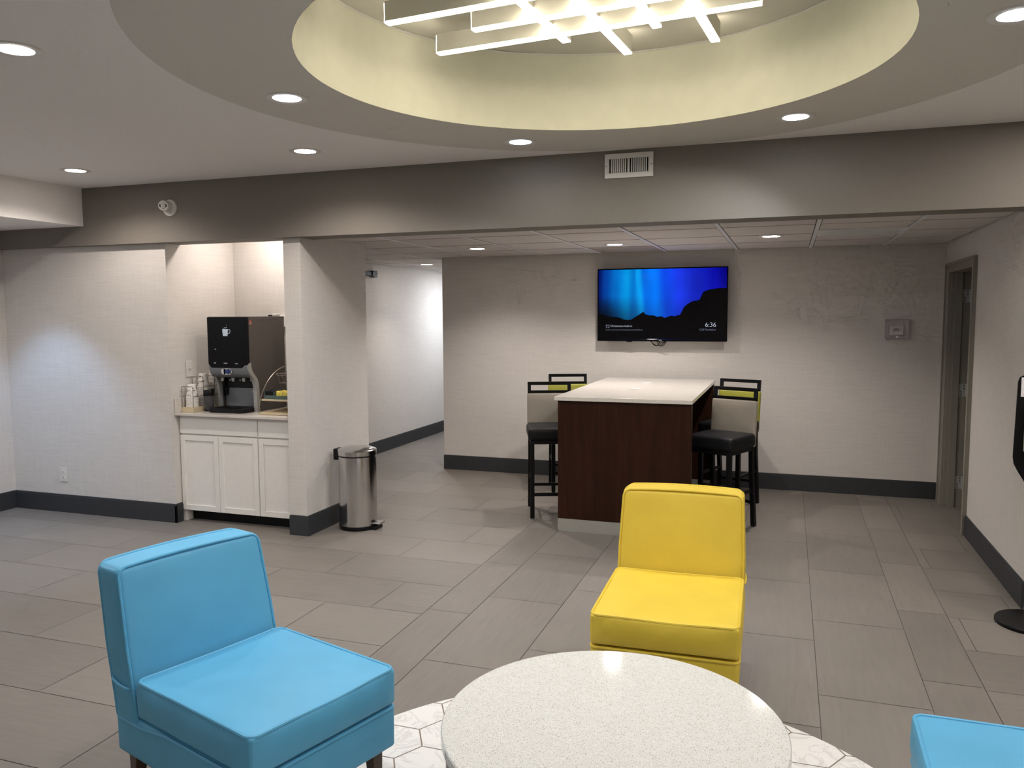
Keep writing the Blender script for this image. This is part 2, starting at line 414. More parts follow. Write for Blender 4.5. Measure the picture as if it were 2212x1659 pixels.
# ------------------------------------------------------------------ ceilings
def build_ceiling():
    b = B(); n = 160; xl = -5.52
    def rect(a):
        dx, dy = math.cos(a), math.sin(a); t = 1e9
        if dx > 1e-9: t = min(t, (XE-CX)/dx)
        if dx < -1e-9: t = min(t, (xl-CX)/dx)
        if dy > 1e-9: t = min(t, (YH0-CY)/dy)
        if dy < -1e-9: t = min(t, (YS-CY)/dy)
        return (CX+dx*t, CY+dy*t)
    angs = sorted([2*PI*i/n for i in range(n)]+[math.atan2(y-CY, x-CX) % (2*PI) for x in (xl, XE) for y in (YS, YH0)])
    inn, mid, out = [], [], []
    for a in angs:
        ri = R2; rx, ry = rect(a); rr = min(math.hypot(rx-CX, ry-CY)-.0005, R2)
        inn.append(b.v((CX+R1*math.cos(a), CY+R1*math.sin(a), ZC)))
        mid.append(b.v((CX+rr*math.cos(a), CY+rr*math.sin(a), ZC)))
        out.append(b.v((rx, ry, ZC)))
    b.bridge(inn, mid, 1); b.bridge(mid, out, 0)
    struct(b.done('ceiling', [CEIL, RING]))
    b = B(); m = 96
    A = [b.v((CX+R1*math.cos(2*PI*i/m), CY+R1*math.sin(2*PI*i/m), ZC-.001)) for i in range(m)]
    C = [b.v((CX+R1*math.cos(2*PI*i/m), CY+R1*math.sin(2*PI*i/m), ZT)) for i in range(m)]
    b.bridge(A, C, 0); b.f(C, 1)
    struct(b.done('ceiling_dome', [DOME, DOMETOP], smooth=True))
    b = B()
    path = []
    for i in range(180):
        a = 2*PI*i/180; w = noise.noise(Vector((math.cos(a)*6, math.sin(a)*6, 3)))
        path.append((CX+(R1-.002)*math.cos(a), CY+(R1-.002)*math.sin(a), ZT-.004+.004*w))
    b.tube(path, .006, 6, closed=True)
    struct(b.done('trim_1', WHITEP, smooth=True))
    b = B(); b.box(XW, -5.52, YS, YH0, 2.445, 2.80)
    struct(b.done('ceiling_left_soffit', CEIL))
    b = B(); b.box(XN, XP0, YH1, 6.12, 2.62, 2.66)
    struct(b.done('ceiling_niche', CEIL))
    # suspended tile ceiling of the back room and hall
    xs = [-4.98, -4.35, -3.715, -3.08, -2.445, -1.80, -1.155, -.485, .178, .805, 1.44]
    ys = [5.45]+[6.02+.68*k for k in range(11)]+[13.0]
    b = B(); gp = .019
    for i in range(len(xs)-1):
        for j in range(len(ys)-1):
            x0, x1, y0, y1 = xs[i], xs[i+1], ys[j], ys[j+1]
            x0 = max(x0, XN); x1 = min(x1, XR)
            if y1 > YB and x0 > -3.6: continue
            if x0 < XP1 and y0 < 6.25:
                if x1 > XP1: b.box(XP1, x1-.020, y0+gp, min(y1-gp, 6.25), ZD, ZD+.012)
                if y1 <= 6.26: continue
                y0 = 6.25-gp
            dark = 1 if (i == 5 and 7.3 < y0 < 7.5) else 0
            b.box(x0+.020, x1-.020, y0+gp, y1-gp, ZD, ZD+.012, dark)
    for xa, xb, ya in ((XN-.1, XP1-.05, 6.20), (XP1-.05, XR+.14, YH1)):
        b.quad([(xa, ya, ZD+.02), (xb, ya, ZD+.02), (xb, YN, ZD+.02), (xa, YN, ZD+.02)], 2)
    struct(b.done('ceiling_back', [CTILE, CTILE_DARK, CVOID]))
    b = B()
    for x in xs[1:-1]:
        b.box(x-.014, x+.014, 6.25 if x < XP1 else YH1, YN if x < -3.6 else YB, ZD-.004, ZD+.004)
    struct(b.done('trim_2', CGRID))
build_ceiling()

# ------------------------------------------------------------------ door in the right wall
def build_door():
    r = struct(bpy.data.objects.new('door_1', None)); COL.objects.link(r); r.location = (XR, 7.385, 0)
    o = r.location
    b = B(o)
    # jambs and head inside the wall opening, with stop
    b.box(XR-.004, XR+.15, DY0, DY0+.045, 0, DZ); b.box(XR-.004, XR+.15, DY1-.07, DY1, 0, DZ); b.box(XR-.004, XR+.15, DY0+.045, DY1-.07, DZ-.03, DZ)
    b.box(XR+.03, XR+.085, DY1-.085, DY1-.07, 0, DZ-.03); b.box(XR+.03, XR+.085, DY0+.045, DY0+.06, 0, DZ-.03)
    # casing on the room side
    b.box(XR-.022, XR, 6.83, DY0+.03, 0, 2.125); b.box(XR-.022, XR, DY1-.06, 7.985, 0, 2.125); b.box(XR-.022, XR, DY0+.03, DY1-.06, 2.045, 2.125)
    b.box(XR-.030, XR-.022, 6.83, 6.85, 0, 2.125); b.box(XR-.030, XR-.022, 7.965, 7.985, 0, 2.125); b.box(XR-.030, XR-.022, 6.85, 7.965, 2.105, 2.125)
    b.done('door_frame', DOORP, r, bevel=.002)
    b = B(o); b.box(XR+.145, XR+1.02, DY1-.135, DY1-.09, .012, DZ-.035)
    leaf = b.done('door_leaf', DOORP, r, bevel=.002)
    for z in (1.84, 1.03, .22):
        b = B(o)
        b.box(XR+.088, XR+.138, DY1-.073, DY1-.0695, z-.055, z+.055)
        b.cyl((XR+.142, DY1-.082, z-.055), (XR+.142, DY1-.082, z+.055), .007, n=12)
        for dz in (-.04, -.014, .014, .04): b.cyl((XR+.105+.02*(dz > 0), DY1-.074, z+dz), (XR+.105+.02*(dz > 0), DY1-.0725, z+dz), .005, n=10, mi=1)
        b.done('hinge', [HINGE, BLACK], r)
build_door()

# ------------------------------------------------------------------ lamps
def lamp(name, loc, power, color, size=.14, spread=PI, kind='AREA', spot=None, blend=.35, aim=None):
    d = bpy.data.lights.new(name, kind); d.energy = power; d.color = color
    if kind == 'AREA': d.shape = 'DISK'; d.size = size; d.spread = spread
    if kind == 'SPOT': d.spot_size = spot; d.spot_blend = blend; d.shadow_soft_size = .04
    o = bpy.data.objects.new(name, d); COL.objects.link(o); o.location = loc
    if aim: o.rotation_euler = Vector(aim).to_track_quat('-Z', 'Y').to_euler()
    return o
WARM = (1, .90, .82); COOL = (.90, .93, 1); NEUT = (1, .92, .86)
def downlight(x, y, z, cool, label, aim=None, power=0):
    r = thing('recessed_downlight', label, 'ceiling light', (x, y, z), 0, 'recessed downlights')
    n = 40
    b = B(); pr = [(.066, .0), (.068, -.004), (.096, -.006), (.100, -.002), (.100, .002)]
    prev = None
    for rr, zz in pr:
        R = [b.v((rr*math.cos(2*PI*i/n), rr*math.sin(2*PI*i/n), zz)) for i in range(n)]
        if prev: b.bridge(prev, R)
        prev = R
    b.done('trim_ring', WHITEP, r, smooth=True)
    b = B(); b.lathe([(.0005, -.0045), (.05, -.0042), (.066, -.003), (.066, .001)], n=n, cap1=False)
    b.done('lamp_lens', (ECON_W, ECON_C, ECON_B)[cool], r, smooth=True)
    lamp('lamp_beam', (x, y, z-.012), power or (8, 8, 13.5)[cool], (WARM, COOL, NEUT)[cool], kind='SPOT', spot=math.radians((152, 104, 132)[cool] if aim is None else 128), blend=(.55, .7, .7)[cool], aim=aim)
downlight(-2.312, 3.414, ZC, 1, 'cool white recessed downlight on the grey ring, left of the ceiling dome')
downlight(-1.570, 4.749, ZC, 1, 'recessed downlight on the grey ceiling ring, above and left of the air vent', (-.45, -.35, -1), 13)
downlight(.010, 4.666, ZC, 1, 'bluish white recessed downlight on the grey ceiling ring, right of the air vent', (-.55, .03, -1))
downlight(.740, 3.355, ZC, 1, 'large recessed downlight right of the dome, cut off in the top right corner')
downlight(-2.947, 4.535, ZC, 0, 'warm recessed downlight on the white ceiling, between security camera and air vent')
downlight(-4.875, 4.557, ZC, 0, 'warm recessed downlight by the white soffit corner, left of the security camera')
downlight(-2.890, 2.446, ZC, 0, 'recessed downlight on the white ceiling cut off by the left edge of the photo')
downlight(-2.761, 7.061, ZD, 2, 'recessed downlight in the ceiling tiles above the hallway opening corner')
downlight(-4.198, 9.040, ZD, 2, 'recessed downlight in the hallway ceiling seen just right of the pillar', (.3, -.1, -1), 9)
downlight(-1.472, 7.103, ZD, 2, 'recessed downlight in the ceiling tiles straight above the left part of the television')
downlight(-.148, 6.812, ZD, 2, 'recessed downlight in the ceiling tiles to the right of the television')

PW = 2.0
# lamps outside the frame: some follow the visible layout, others are added light
lamp('ring_lamp_a', (-1.57, 2.06, ZC-.01), PW, COOL); lamp('ring_lamp_b', (-.03, 2.06, ZC-.01), PW, COOL)
lamp('ceiling_lamp_a', (-4.9, 2.4, ZC-.01), PW, WARM); lamp('right_fill_a', (1.5, 4.5, ZC-.01), PW, WARM)  # second lamp unseen, added to light the right wall and floor
lamp('right_fill_b', (3.2, 4.5, ZC-.01), PW, WARM); lamp('right_fill_c', (1.5, 2.3, ZC-.01), PW, WARM)  # both unseen, added for light on the right side
lamp('right_fill_d', (3.2, 2.3, ZC-.01), PW, WARM)  # unseen, also added to light the right side
for i, x in enumerate((-4.9, -2.9, -.8, 1.4, 3.3)): lamp('rear_fill', (x, -1.6, ZC-.01), PW*(1.7 if x > -1 else .35), WARM)  # unseen row added behind the camera to light chair fronts and ceiling
lamp('niche_lamp', (-4.2, 5.72, 2.61), PW*.85, WARM)
lamp('hall_lamp', (-3.85, 10.6, 2.30), PW*2.5, (.86, .92, 1))
sp = lamp('soffit_lamp', (-5.93, 4.62, 2.44), 15, (.42, .64, 1.0), kind='SPOT', spot=math.radians(84), blend=.5)
lamp('left_fill_a', (-5.95, 2.6, 2.43), PW*1.1, (.80, .90, 1)); lamp('left_fill_b', (-5.95, .6, 2.43), PW, (.80, .90, 1))  # unseen cool lamps added under the soffit to brighten the left wall

# ------------------------------------------------------------------ pendant of crossing light bars
def build_pendant():
    r = thing('pendant_light', 'white pendant of crossing glowing light bars hung inside the ceiling dome', 'ceiling light', (-.80, 3.45, 3.0), math.radians(-5.4))
    def bar_(p0, p1, zoff=0):
        W, H = .046, .085
        a = Vector((*p0, 0)); c = Vector((*p1, 0)); t = (c-a).normalized(); e = t*.004
        b = B(); b.bar(a+Vector((0, 0, H/2+.006+zoff)), c+Vector((0, 0, H/2+.006+zoff)), W, H)
        o = b.done('light_bar', WHITEBAR, r)
        b = B(); b.bar(a-e+Vector((0, 0, .003+zoff)), c+e+Vector((0, 0, .003+zoff)), W-.004, .007)
        for p, s in ((a, -1), (c, 1)):
            q = p+t*s*.0025
            b.bar(q-t*.0015+Vector((0, 0, H/2+zoff)), q+t*.0015+Vector((0, 0, H/2+zoff)), W-.004, H)
        b.done('diffuser', EBAR, o)
    # local axes: long bars along x, short along y
    bar_((-.91, .265), (.635, .265)); bar_((-.60, .04), (.44, .04)); bar_((-.91, -.20), (.45, -.20))
    for x, y0, y1 in ((-.315, -.42, .4825), (-.091, -.36, .788), (.141, -.42, .472), (.3535, -.36, .787)):
        bar_((x, y0), (x, y1), .04)
    b = B(); b.cyl((0, 0, .15), (0, 0, .17), .07); b.cyl((0, -.2, .09), (0, -.2, .17), .006, n=10); b.cyl((0, .265, .09), (0, .265, .17), .006, n=10)
    b.box(-.01, .01, -.2, .265, .145, .155)
    b.done('ceiling_mount', WHITEP, r)
build_pendant()

# ------------------------------------------------------------------ header fittings
def build_vent():
    x0, x1, z0, z1 = -1.147, -.834, 2.575, 2.729
    r = thing('air_vent', 'white metal air vent with two banks of vertical slots on the taupe header', 'vent', ((x0+x1)/2, YH0, z0))
    o = r.location; y = YH0
    b = B(o)
    sx0, sx1, sx2, sx3, sz0, sz1 = x0+.030, x0+.148, x0+.162, x0+.282, z0+.032, z1-.032
    b.box(x0, x1, y-.010, y-.001, z0, sz0); b.box(x0, x1, y-.010, y-.001, sz1, z1)
    b.box(x0, sx0, y-.010, y-.001, sz0, sz1); b.box(sx1, sx2, y-.010, y-.001, sz0, sz1); b.box(sx3, x1, y-.010, y-.001, sz0, sz1)
    b.done('faceplate', WHITEP, r, bevel=.0015)
    b = B(o); b.box(sx0, sx3, y-.0015, y-.0005, sz0, sz1); b.done('duct_opening', BLACK, r)
    for a0, a1, sgn in ((sx0, sx1, 1), (sx2, sx3, -1)):
        b = B(o)
        for k in range(1, 9):
            x = a0+(a1-a0)*k/9
            b.bar((x-.002*sgn, y-.008, (sz0+sz1)/2), (x+.003*sgn, y-.002, (sz0+sz1)/2), sz1-sz0, .005, up=(1, 0, 0))
        b.done('louvre_bank', WHITEP, r)
    for x in (x0+.011, x1-.011):
        b = B(o); b.cyl((x, y-.0125, (z0+z1)/2), (x, y-.009, (z0+z1)/2), .005, n=12); b.done('screw', GREYP, r)
build_vent()

def build_camera():
    c = Vector((-4.627, YH0, 2.553))
    r = thing('security_camera', 'small white dome security camera with two dark lenses on the header', 'camera', c)
    b = B(c); b.cyl(c+Vector((0, -.001, 0)), c+Vector((0, -.014, 0)), .066, .063, 36); b.cyl(c+Vector((0, -.014, 0)), c+Vector((0, -.022, 0)), .055, .040, 36)
    b.done('base_plate', WHITEP, r, smooth=True, angle=30)
    d = Vector((.34, -.92, -.10)).normalized(); h = c+Vector((-.012, -.046, .012))
    b = B(c); b.sphere(h, .042, 28, 18); b.cyl(h, h+d*.034, .0415, .039, 32)
    hd = b.done('camera_head', WHITEP, r, smooth=True, angle=30)
    u = Vector((0, 0, 1)).cross(d).normalized(); f = h+d*.0345
    for s in (-1, 1):
        b = B(c); p = f+u*s*.0155; b.cyl(p-d*.002, p+d*.002, .0125, n=24)
        if s == -1: b.cyl(p+d*.002, p+d*.003, .006, n=20, mi=1)
        b.done('camera_lens', [LENS_DARK, SILVERD], hd)
    b = B(c); p = f-Vector((0, 0, .02)); b.cyl(p-d*.002, p+d*.001, .003, n=12); b.done('sensor', LENS_DARK, hd)
build_camera()

# ------------------------------------------------------------------ wall plates
def build_outlet():
    c = Vector((-5.956, YL, .33)); r = thing('wall_outlet', 'white double power outlet low on the left wall', 'outlet', c)
    b = B(c); b.box(c.x-.038, c.x+.038, c.y-.006, c.y-.0005, c.z-.061, c.z+.061); b.done('cover_plate', WHITEP, r, bevel=.002)
    for dz in (-.024, .024):
        b = B(c); z = c.z+dz
        b.cyl((c.x, c.y-.0085, z), (c.x, c.y-.005, z), .0165, n=24)
        for dx in (-.006, .006): b.box(c.x+dx-.0012, c.x+dx+.0012, c.y-.0095, c.y-.0084, z-.003, z+.006, 1)
        b.done('socket', [WHITEP, BLACK], r)
build_outlet()
def build_switch():
    c = Vector((XN, 5.497, 1.262)); r = thing('light_switch', 'white toggle light switch on the coffee niche side wall', 'switch', c)
    b = B(c); b.box(c.x+.0005, c.x+.007, c.y-.038, c.y+.038, c.z-.066, c.z+.066); b.done('cover_plate', WHITEP, r, bevel=.002)
    b = B(c); b.box(c.x+.007, c.x+.009, c.y-.006, c.y+.006, c.z-.013, c.z+.013, 1)
    b.bar((c.x+.006, c.y, c.z), (c.x+.020, c.y, c.z+.010), .008, .010); b.done('toggle', [WHITEP, GREYP], r)
build_switch()
def build_raceway():
    c = Vector((-4.215, 6.12, 1.60)); r = thing('outlet_box', 'white surface outlet box on the niche back wall behind the coffee machine', 'outlet', c)
    b = B(c); b.box(-4.275, -4.165, 6.075, 6.1195, 1.60, 1.70); b.done('box', WHITEP, r, bevel=.003)
    b = B(c); b.box(-4.26, -4.18, 6.10, 6.1195, 1.03, 1.597); b.done('cable_cover', WHITEP, r, bevel=.002)
build_raceway()
def build_thermostat():
    x0, x1, z0, z1 = .835, 1.040, 1.465, 1.640; c = Vector(((x0+x1)/2, YB, z0))
    r = thing('thermostat', 'white wall thermostat in a clear plastic guard right of the television', 'thermostat', c)
    b = B(c); b.box(.873, .990, YB-.030, YB-.001, 1.497, 1.585); b.done('housing', WHITEP, r, bevel=.005)
    b = B(c); b.box(.907, .952, YB-.0315, YB-.030, 1.534, 1.560); b.done('display', SILVERD, r)
    for x in (.893, .964):
        for k in range(3):
            b = B(c); b.box(x, x+.007, YB-.0315, YB-.030, 1.532+k*.011, 1.539+k*.011); b.done('button', GREYP, r)
    b = B(c); y = YB-.065; t = .004
    b.box(x0, x1, y, y+t, z0, z1, 1); b.box(x0, x0+t, y+t, YB-.001, z0, z1); b.box(x1-t, x1, y+t, YB-.001, z0, z1)
    b.box(x0+t, x1-t, y+t, YB-.001, z1-t, z1); b.box(x0+t, x1-t, y+t, YB-.001, z0, z0+t)
    b.done('guard_cover', [CLEARC, CLEARF], r, bevel=.0015)
    b = B(c); b.cyl((.932, y-.006, z0+.018), (.932, y, z0+.018), .008, n=16); b.done('lock', CHROME, r)
build_thermostat()

# ------------------------------------------------------------------ television
def build_tv():
    x0, x1, z0, z1, y = -1.826, -.556, 1.431, 2.151, 7.985
    W, H = x1-x0, z1-z0
    r = thing('television', 'wall mounted flat television showing blue aurora over dark mountains', 'television', ((x0+x1)/2, YB, z0))
    o = r.location
    b = B(o); b.box(x0, x1, y, y+.022, z0, z1); b.box(x0+.18, x1-.18, y+.022, y+.055, z0+.04, z1-.18)
    b.done('housing', BLACKPL, r, bevel=.003)
    bz = .011; sx0, sx1, sz0, sz1 = x0+bz, x1-bz, z0+.022, z1-bz
    b = B(o)
    b.box(x0, x1, y-.004, y, sz1, z1); b.box(x0, x1, y-.004, y, z0, sz0); b.box(x0, sx0, y-.004, y, sz0, sz1); b.box(sx1, x1, y-.004, y, sz0, sz1)
    b.done('bezel', GLOSS, r, bevel=.0015)
    b = B(o); b.box(-1.42, -.96, y+.055, YB-.001, 1.62, 1.95); b.done('wall_bracket', BLACK, r)
    # screen picture
    m, nt, N, L, bs = new_mat('aurora_screen'); setp(bs, (.002, .002, .003), .1, 0, .2)
    at = N.new('ShaderNodeAttribute'); at.attribute_name = 'picture'
    L.new(at.outputs['Color'], bs.inputs['Emission Color']); bs.inputs['Emission Strength'].default_value = .15
    nx, nz = 96, 56; b = B(o); V = {}
    for i in range(nx+1):
        for j in range(nz+1): V[i, j] = b.v((sx0+(sx1-sx0)*i/nx, y-.001, sz0+(sz1-sz0)*j/nz))
    for i in range(nx):
        for j in range(nz): b.f([V[i, j], V[i+1, j], V[i+1, j+1], V[i, j+1]])
    scr = b.done('screen', m, r)
    def srgb(c): return tuple(((x/255)/12.92 if x < 11 else ((x/255+.055)/1.055)**2.4) for x in c)
    cols = [(0, (0, 20, 95)), (.05, (0, 60, 150)), (.13, (0, 105, 195)), (.23, (0, 150, 228)), (.28, (0, 120, 215)), (.335, (5, 165, 250)),
            (.38, (0, 105, 228)), (.46, (0, 118, 250)), (.55, (10, 70, 225)), (.66, (25, 55, 228)), (.8, (15, 35, 205)), (.92, (5, 10, 165)), (1, (0, 0, 120))]
    def pic(u, v):
        uu = u+.05*(v-.6)*(1 if u > .3 else -.4)
        for (a, ca), (c, cc) in zip(cols, cols[1:]):
            if uu <= c or c == 1:
                t = min(1, max(0, (uu-a)/(c-a))); t = t*t*(3-2*t); col = [p+(q-p)*t for p, q in zip(ca, cc)]; break
        k = 1
        if v < .62:
            t = (.62-v)/.34
            k = 1-.55*min(1, t)*(1-.65*math.exp(-((u-.5)/.2)**2))
            w = max(0, min(1, (.24-u)/.2)); k *= 1-.65*min(1, t)*w*w*(3-2*w)
        n = noise.noise(Vector((u*7, v*2.2, 1.7)))*.16+noise.noise(Vector((u*18, v*3, 4)))*.05
        k *= 1+n
        c3 = srgb([max(0, min(255, x*k)) for x in col])
        return (*c3, 1)
    a = scr.data.color_attributes.new('picture', 'FLOAT_COLOR', 'POINT')
    for v in scr.data.vertices:
        X = v.co.x+o.x; Z = v.co.z+o.z
        a.data[v.index].color = pic((X-sx0)/(sx1-sx0), (Z-sz0)/(sz1-sz0))
    def P(px, py):
        u = (px-205)/(1905-205); top = 268-60*u; v = 1-(py-top)/(1192-top)
        return (sx0+(sx1-sx0)*u, sz0+(sz1-sz0)*v)
    sky = [(205, 862), (250, 868), (280, 862), (300, 885), (360, 888), (400, 898), (440, 896), (500, 905), (560, 930), (610, 934), (650, 932), (690, 905), (750, 868), (825, 818),
           (836, 842), (850, 855), (872, 860), (900, 870), (960, 868), (985, 880), (1010, 888), (1045, 880), (1070, 880), (1090, 895), (1110, 902), (1150, 885), (1200, 870), (1240, 882),
           (1270, 866), (1310, 858), (1335, 805), (1360, 750), (1400, 715), (1460, 675), (1520, 662), (1560, 655), (1570, 625), (1590, 580), (1600, 550), (1640, 525), (1740, 500), (1800, 490), (1905, 487)]
    b = B(o); up = [P(*q) for q in sky]
    tv = [b.v((p[0], y-.0016, p[1])) for p in up]; bv = [b.v((p[0], y-.0016, sz0+.0005)) for p in up]
    for k in range(len(up)-1): b.f([tv[k], tv[k+1], bv[k+1], bv[k]])
    mm = plain('mountain_silhouette', (.002, .002, .003), .1, 0, .2); b.done('mountain_picture', mm, scr)
    b = B(o)
    def T(px, py, s, h, mat, al='LEFT'):
        x, z = P(px, py); text(None, s, h, (x-o.x, y-.0024-o.y, z-o.z), mat, scr, 'lettering', al)
    T(368, 1030, 'Chromecast built-in', .0275, TXT)
    T(306, 1079, 'Learn more at chromecast.com/built-in', .0235, TXTDIM)
    T(1780, 1020, '6:36', .062, TXT, 'RIGHT')
    T(1780, 1072, 'Cliff Redeker', .030, TXTDIM, 'RIGHT')
    b = B(o); (ax, az), (cx, cz) = P(308, 1042), P(354, 1004); w = .0028
    b.box(ax, cx, y-.0026, y-.0022, cz-w, cz); b.box(cx-w, cx, y-.0026, y-.0022, az, cz); b.box(cx-.012, cx, y-.0026, y-.0022, az, az+w); b.box(ax, ax+w, y-.0026, y-.0022, cz-.009, cz)
    b.tube([(ax, y-.0024, az+.014), (ax+.007, y-.0024, az+.012), (ax+.012, y-.0024, az+.007), (ax+.014, y-.0024, az)], .0011, 5)
    b.tube([(ax, y-.0024, az+.007), (ax+.005, y-.0024, az+.005), (ax+.007, y-.0024, az)], .0011, 5)
    b.done('cast_symbol', TXT, scr)
    b = B(o); b.box(-1.208, -1.178, y-.0048, y-.004, z0+.007, z0+.013); b.done('brand_plate', GREYP, r)
    b = B(o); b.box(-1.53, -1.48, y-.002, y+.016, z0-.010, z0); b.done('sensor', BLACKPL, r, bevel=.002)
    # cables looping under the set
    for (xa, xb, d, yy) in ((-1.31, -1.13, .045, 8.02), (-1.30, -1.19, .045, 8.03), (-1.24, -1.13, .048, 8.01), (-1.24, -1.14, .018, 8.025)):
        b = B(o); pts = []
        for k in range(17):
            t = k/16; pts.append((xa+(xb-xa)*t, yy, z0+.03-(d+.03)*math.sin(PI*t)**.75))
        b.tube(pts, .0035, 7); b.done('cable', BLACKPL, r, smooth=True)
build_tv()

# ------------------------------------------------------------------ bar table and stools
def build_bar():
    x0, x1, y0, y1, zt = -1.711, -.655, 5.985, 7.945, 1.067
    r = thing('bar_table', 'tall counter table with white quartz top on dark wood panel ends', 'table', ((x0+x1)/2, (y0+y1)/2, 0))
    o = r.location
    b = B(o); b.box(x0, x1, y0, y1, zt-.031, zt); tt = b.done('tabletop', QUARTZ_BAR, r, bevel=.003)
    for gx, gy in ((-1.209, 6.754), (-1.216, 7.364)):
        b = B(o); b.lathe([(.047, zt+.0005), (.047, zt+.004), (.044, zt+.005), (.010, zt+.005)], (gx, gy), n=36); b.done('grommet', WHITEP, tt, smooth=True, angle=30)
    for ya, yb, lab in ((6.007, 6.085, 1), (7.84, 7.92, 0)):
        b = B(o); b.box(-1.687, -.663, ya, yb, .102, zt-.031); p = b.done('end_panel', WENGE, r, bevel=.002)
        b = B(o); b.box(-1.687, -.663, ya-.002, yb+.002, 0.001, .102); q = b.done('kick_plate', STEELKICK, p)
    b = B(o); b.box(-1.48, -.86, 6.085, 7.84, .001, zt-.031); b.done('centre_panel', BLACKPL, r)
build_bar()

def rbox(b, hx, hy, hz, r, c=(0, 0, 0), n=6, e=3, fn=None, mi=0):
    """box with rounded edges, sampled densely enough for bulges"""
    def axis(h):
        a = [-h+r*(1-math.cos(PI/2*k/e)) for k in range(e)]
        inner = h-r
        m = [-inner+2*inner*k/n for k in range(n+1)]
        return a+m+[-x for x in reversed(a)]
    X, Y, Z = axis(hx), axis(hy), axis(hz); H = (hx, hy, hz); cache = {}
    def vert(p):
        k = tuple(round(q, 6) for q in p)
        if k in cache: return cache[k]
        inn = Vector([max(-(H[i]-r), min(H[i]-r, p[i])) for i in range(3)]); d = Vector(p)-inn
        q = inn+d.normalized()*r if d.length > 1e-9 else Vector(p)
        if fn: q = fn(q)
        cache[k] = b.v(q+Vector(c)); return cache[k]
    def face(A, Cc, ax, s):
        for i in range(len(A)-1):
            for j in range(len(Cc)-1):
                ps = []
                for u, w in ((A[i], Cc[j]), (A[i+1], Cc[j]), (A[i+1], Cc[j+1]), (A[i], Cc[j+1])):
                    p = [0, 0, 0]; o2 = [k for k in range(3) if k != ax]; p[ax] = s*H[ax]; p[o2[0]] = u; p[o2[1]] = w
                    ps.append(vert(p))
                if len(set(ps)) > 2: b.f(list(dict.fromkeys(ps)), mi)
    for s in (-1, 1): face(Y, Z, 0, s); face(X, Z, 1, s); face(X, Y, 2, s)
    return b

def build_stool(back):
    """bar stool, faces -y in its own axes"""
    r = bpy.data.objects.new('bar_stool', None); COL.objects.link(r)
    zs = .655
    def fn(q):
        s = Vector(q)
        if q.z > 0: s.z += .012*(1-(q.x/.21)**2)*(1-(q.y/.21)**2)
        return s
    b = B(); rbox(b, .205, .205, .052, .03, (0, -.005, zs+.052), 6, 3, fn); b.done('seat', LEATHER, r, smooth=True, angle=60)
    b = B(); b.box(-.185, .185, -.19, .17, zs-.03, zs+.004); b.done('seat_frame', BLACK, r, bevel=.003)
    for s in (-1, 1):
        b = B()
        b.bar((s*.172, -.185, .0), (s*.172, -.185, zs-.01), .036, .036, up=(0, 1, 0)); b.done('leg', BLACK, r, bevel=.003)
        b = B()
        A = [(s*.172, .245, 0), (s*.172, .19, .45), (s*.172, .18, zs)]
        for p, q in zip(A, A[1:]): b.bar(p, q, .034, .038, up=(0, 1, 0))
        b.done('leg', BLACK, r, bevel=.003)
    b = B(); b.bar((-.172, -.185, .20), (.172, -.185, .20), .02, .028); b.done('footrest', BLACK, r, bevel=.002)
    b = B(); b.bar((-.172, .222, .20), (.172, .222, .20), .018, .025); b.done('stretcher', BLACK, r, bevel=.002)
    for s in (-1, 1):
        b = B(); b.bar((s*.172, -.185, .30), (s*.172, .212, .30), .018, .025); b.done('stretcher', BLACK, r, bevel=.002)
    # upholstered back, leaning slightly
    lean = .09
    def fb(q):
        s = Vector(q); s.y += (q.z+.18)*lean
        if q.y < 0: s.y -= .010*(1-(q.x/.2)**2)*(1-(q.z/.18)**2)
        return s
    b = B(); rbox(b, .195, .022, .185, .018, (0, .195, .675+.155), 6, 3, fb); b.done('backrest', back, r, smooth=True, angle=60)
    # open top rail
    z0, z1 = 1.012, 1.112; y0 = .195+(z0-.65)*lean; y1 = .195+(z1-.65)*lean
    b = B()
    b.bar((-.19, y1-.001, z1-.014), (.19, y1-.001, z1-.014), .024, .028); b.bar((-.19, y0+.001, z0+.012), (.19, y0+.001, z0+.012), .024, .026)
    for s in (-1, 1): b.bar((s*.1755, y0+.001, z0+.02), (s*.1755, y1-.001, z1-.02), .029, .024, up=(0, 1, 0))
    b.done('top_rail', BLACK, r, bevel=.002)
    return r
s1 = build_stool(BEIGE)
s2 = build_stool(LIME)
for i, (proto, x, y, a, lab) in enumerate((
    (s1, -.485, 6.466, -23.6, 'bar stool with beige back, right of the bar table and nearest the yellow chair'),
    (s1, -1.900, 6.556, 20.4, 'bar stool with beige back, left of the bar table and nearest the pedal bin'),
    (s2, -.479, 7.279, -20, 'bar stool with lime green back, right of the bar table by the back wall'),
    (s2, -1.984, 7.493, 20, 'bar stool with lime green back, left of the bar table by the back wall'))):
    o = proto if i in (0, 2) else copy_tree(proto)
    o.location = (x, y, 0); o.rotation_euler = (0, 0, math.radians(a)); tag(o, lab, 'stool', 'bar stools around the tall table')

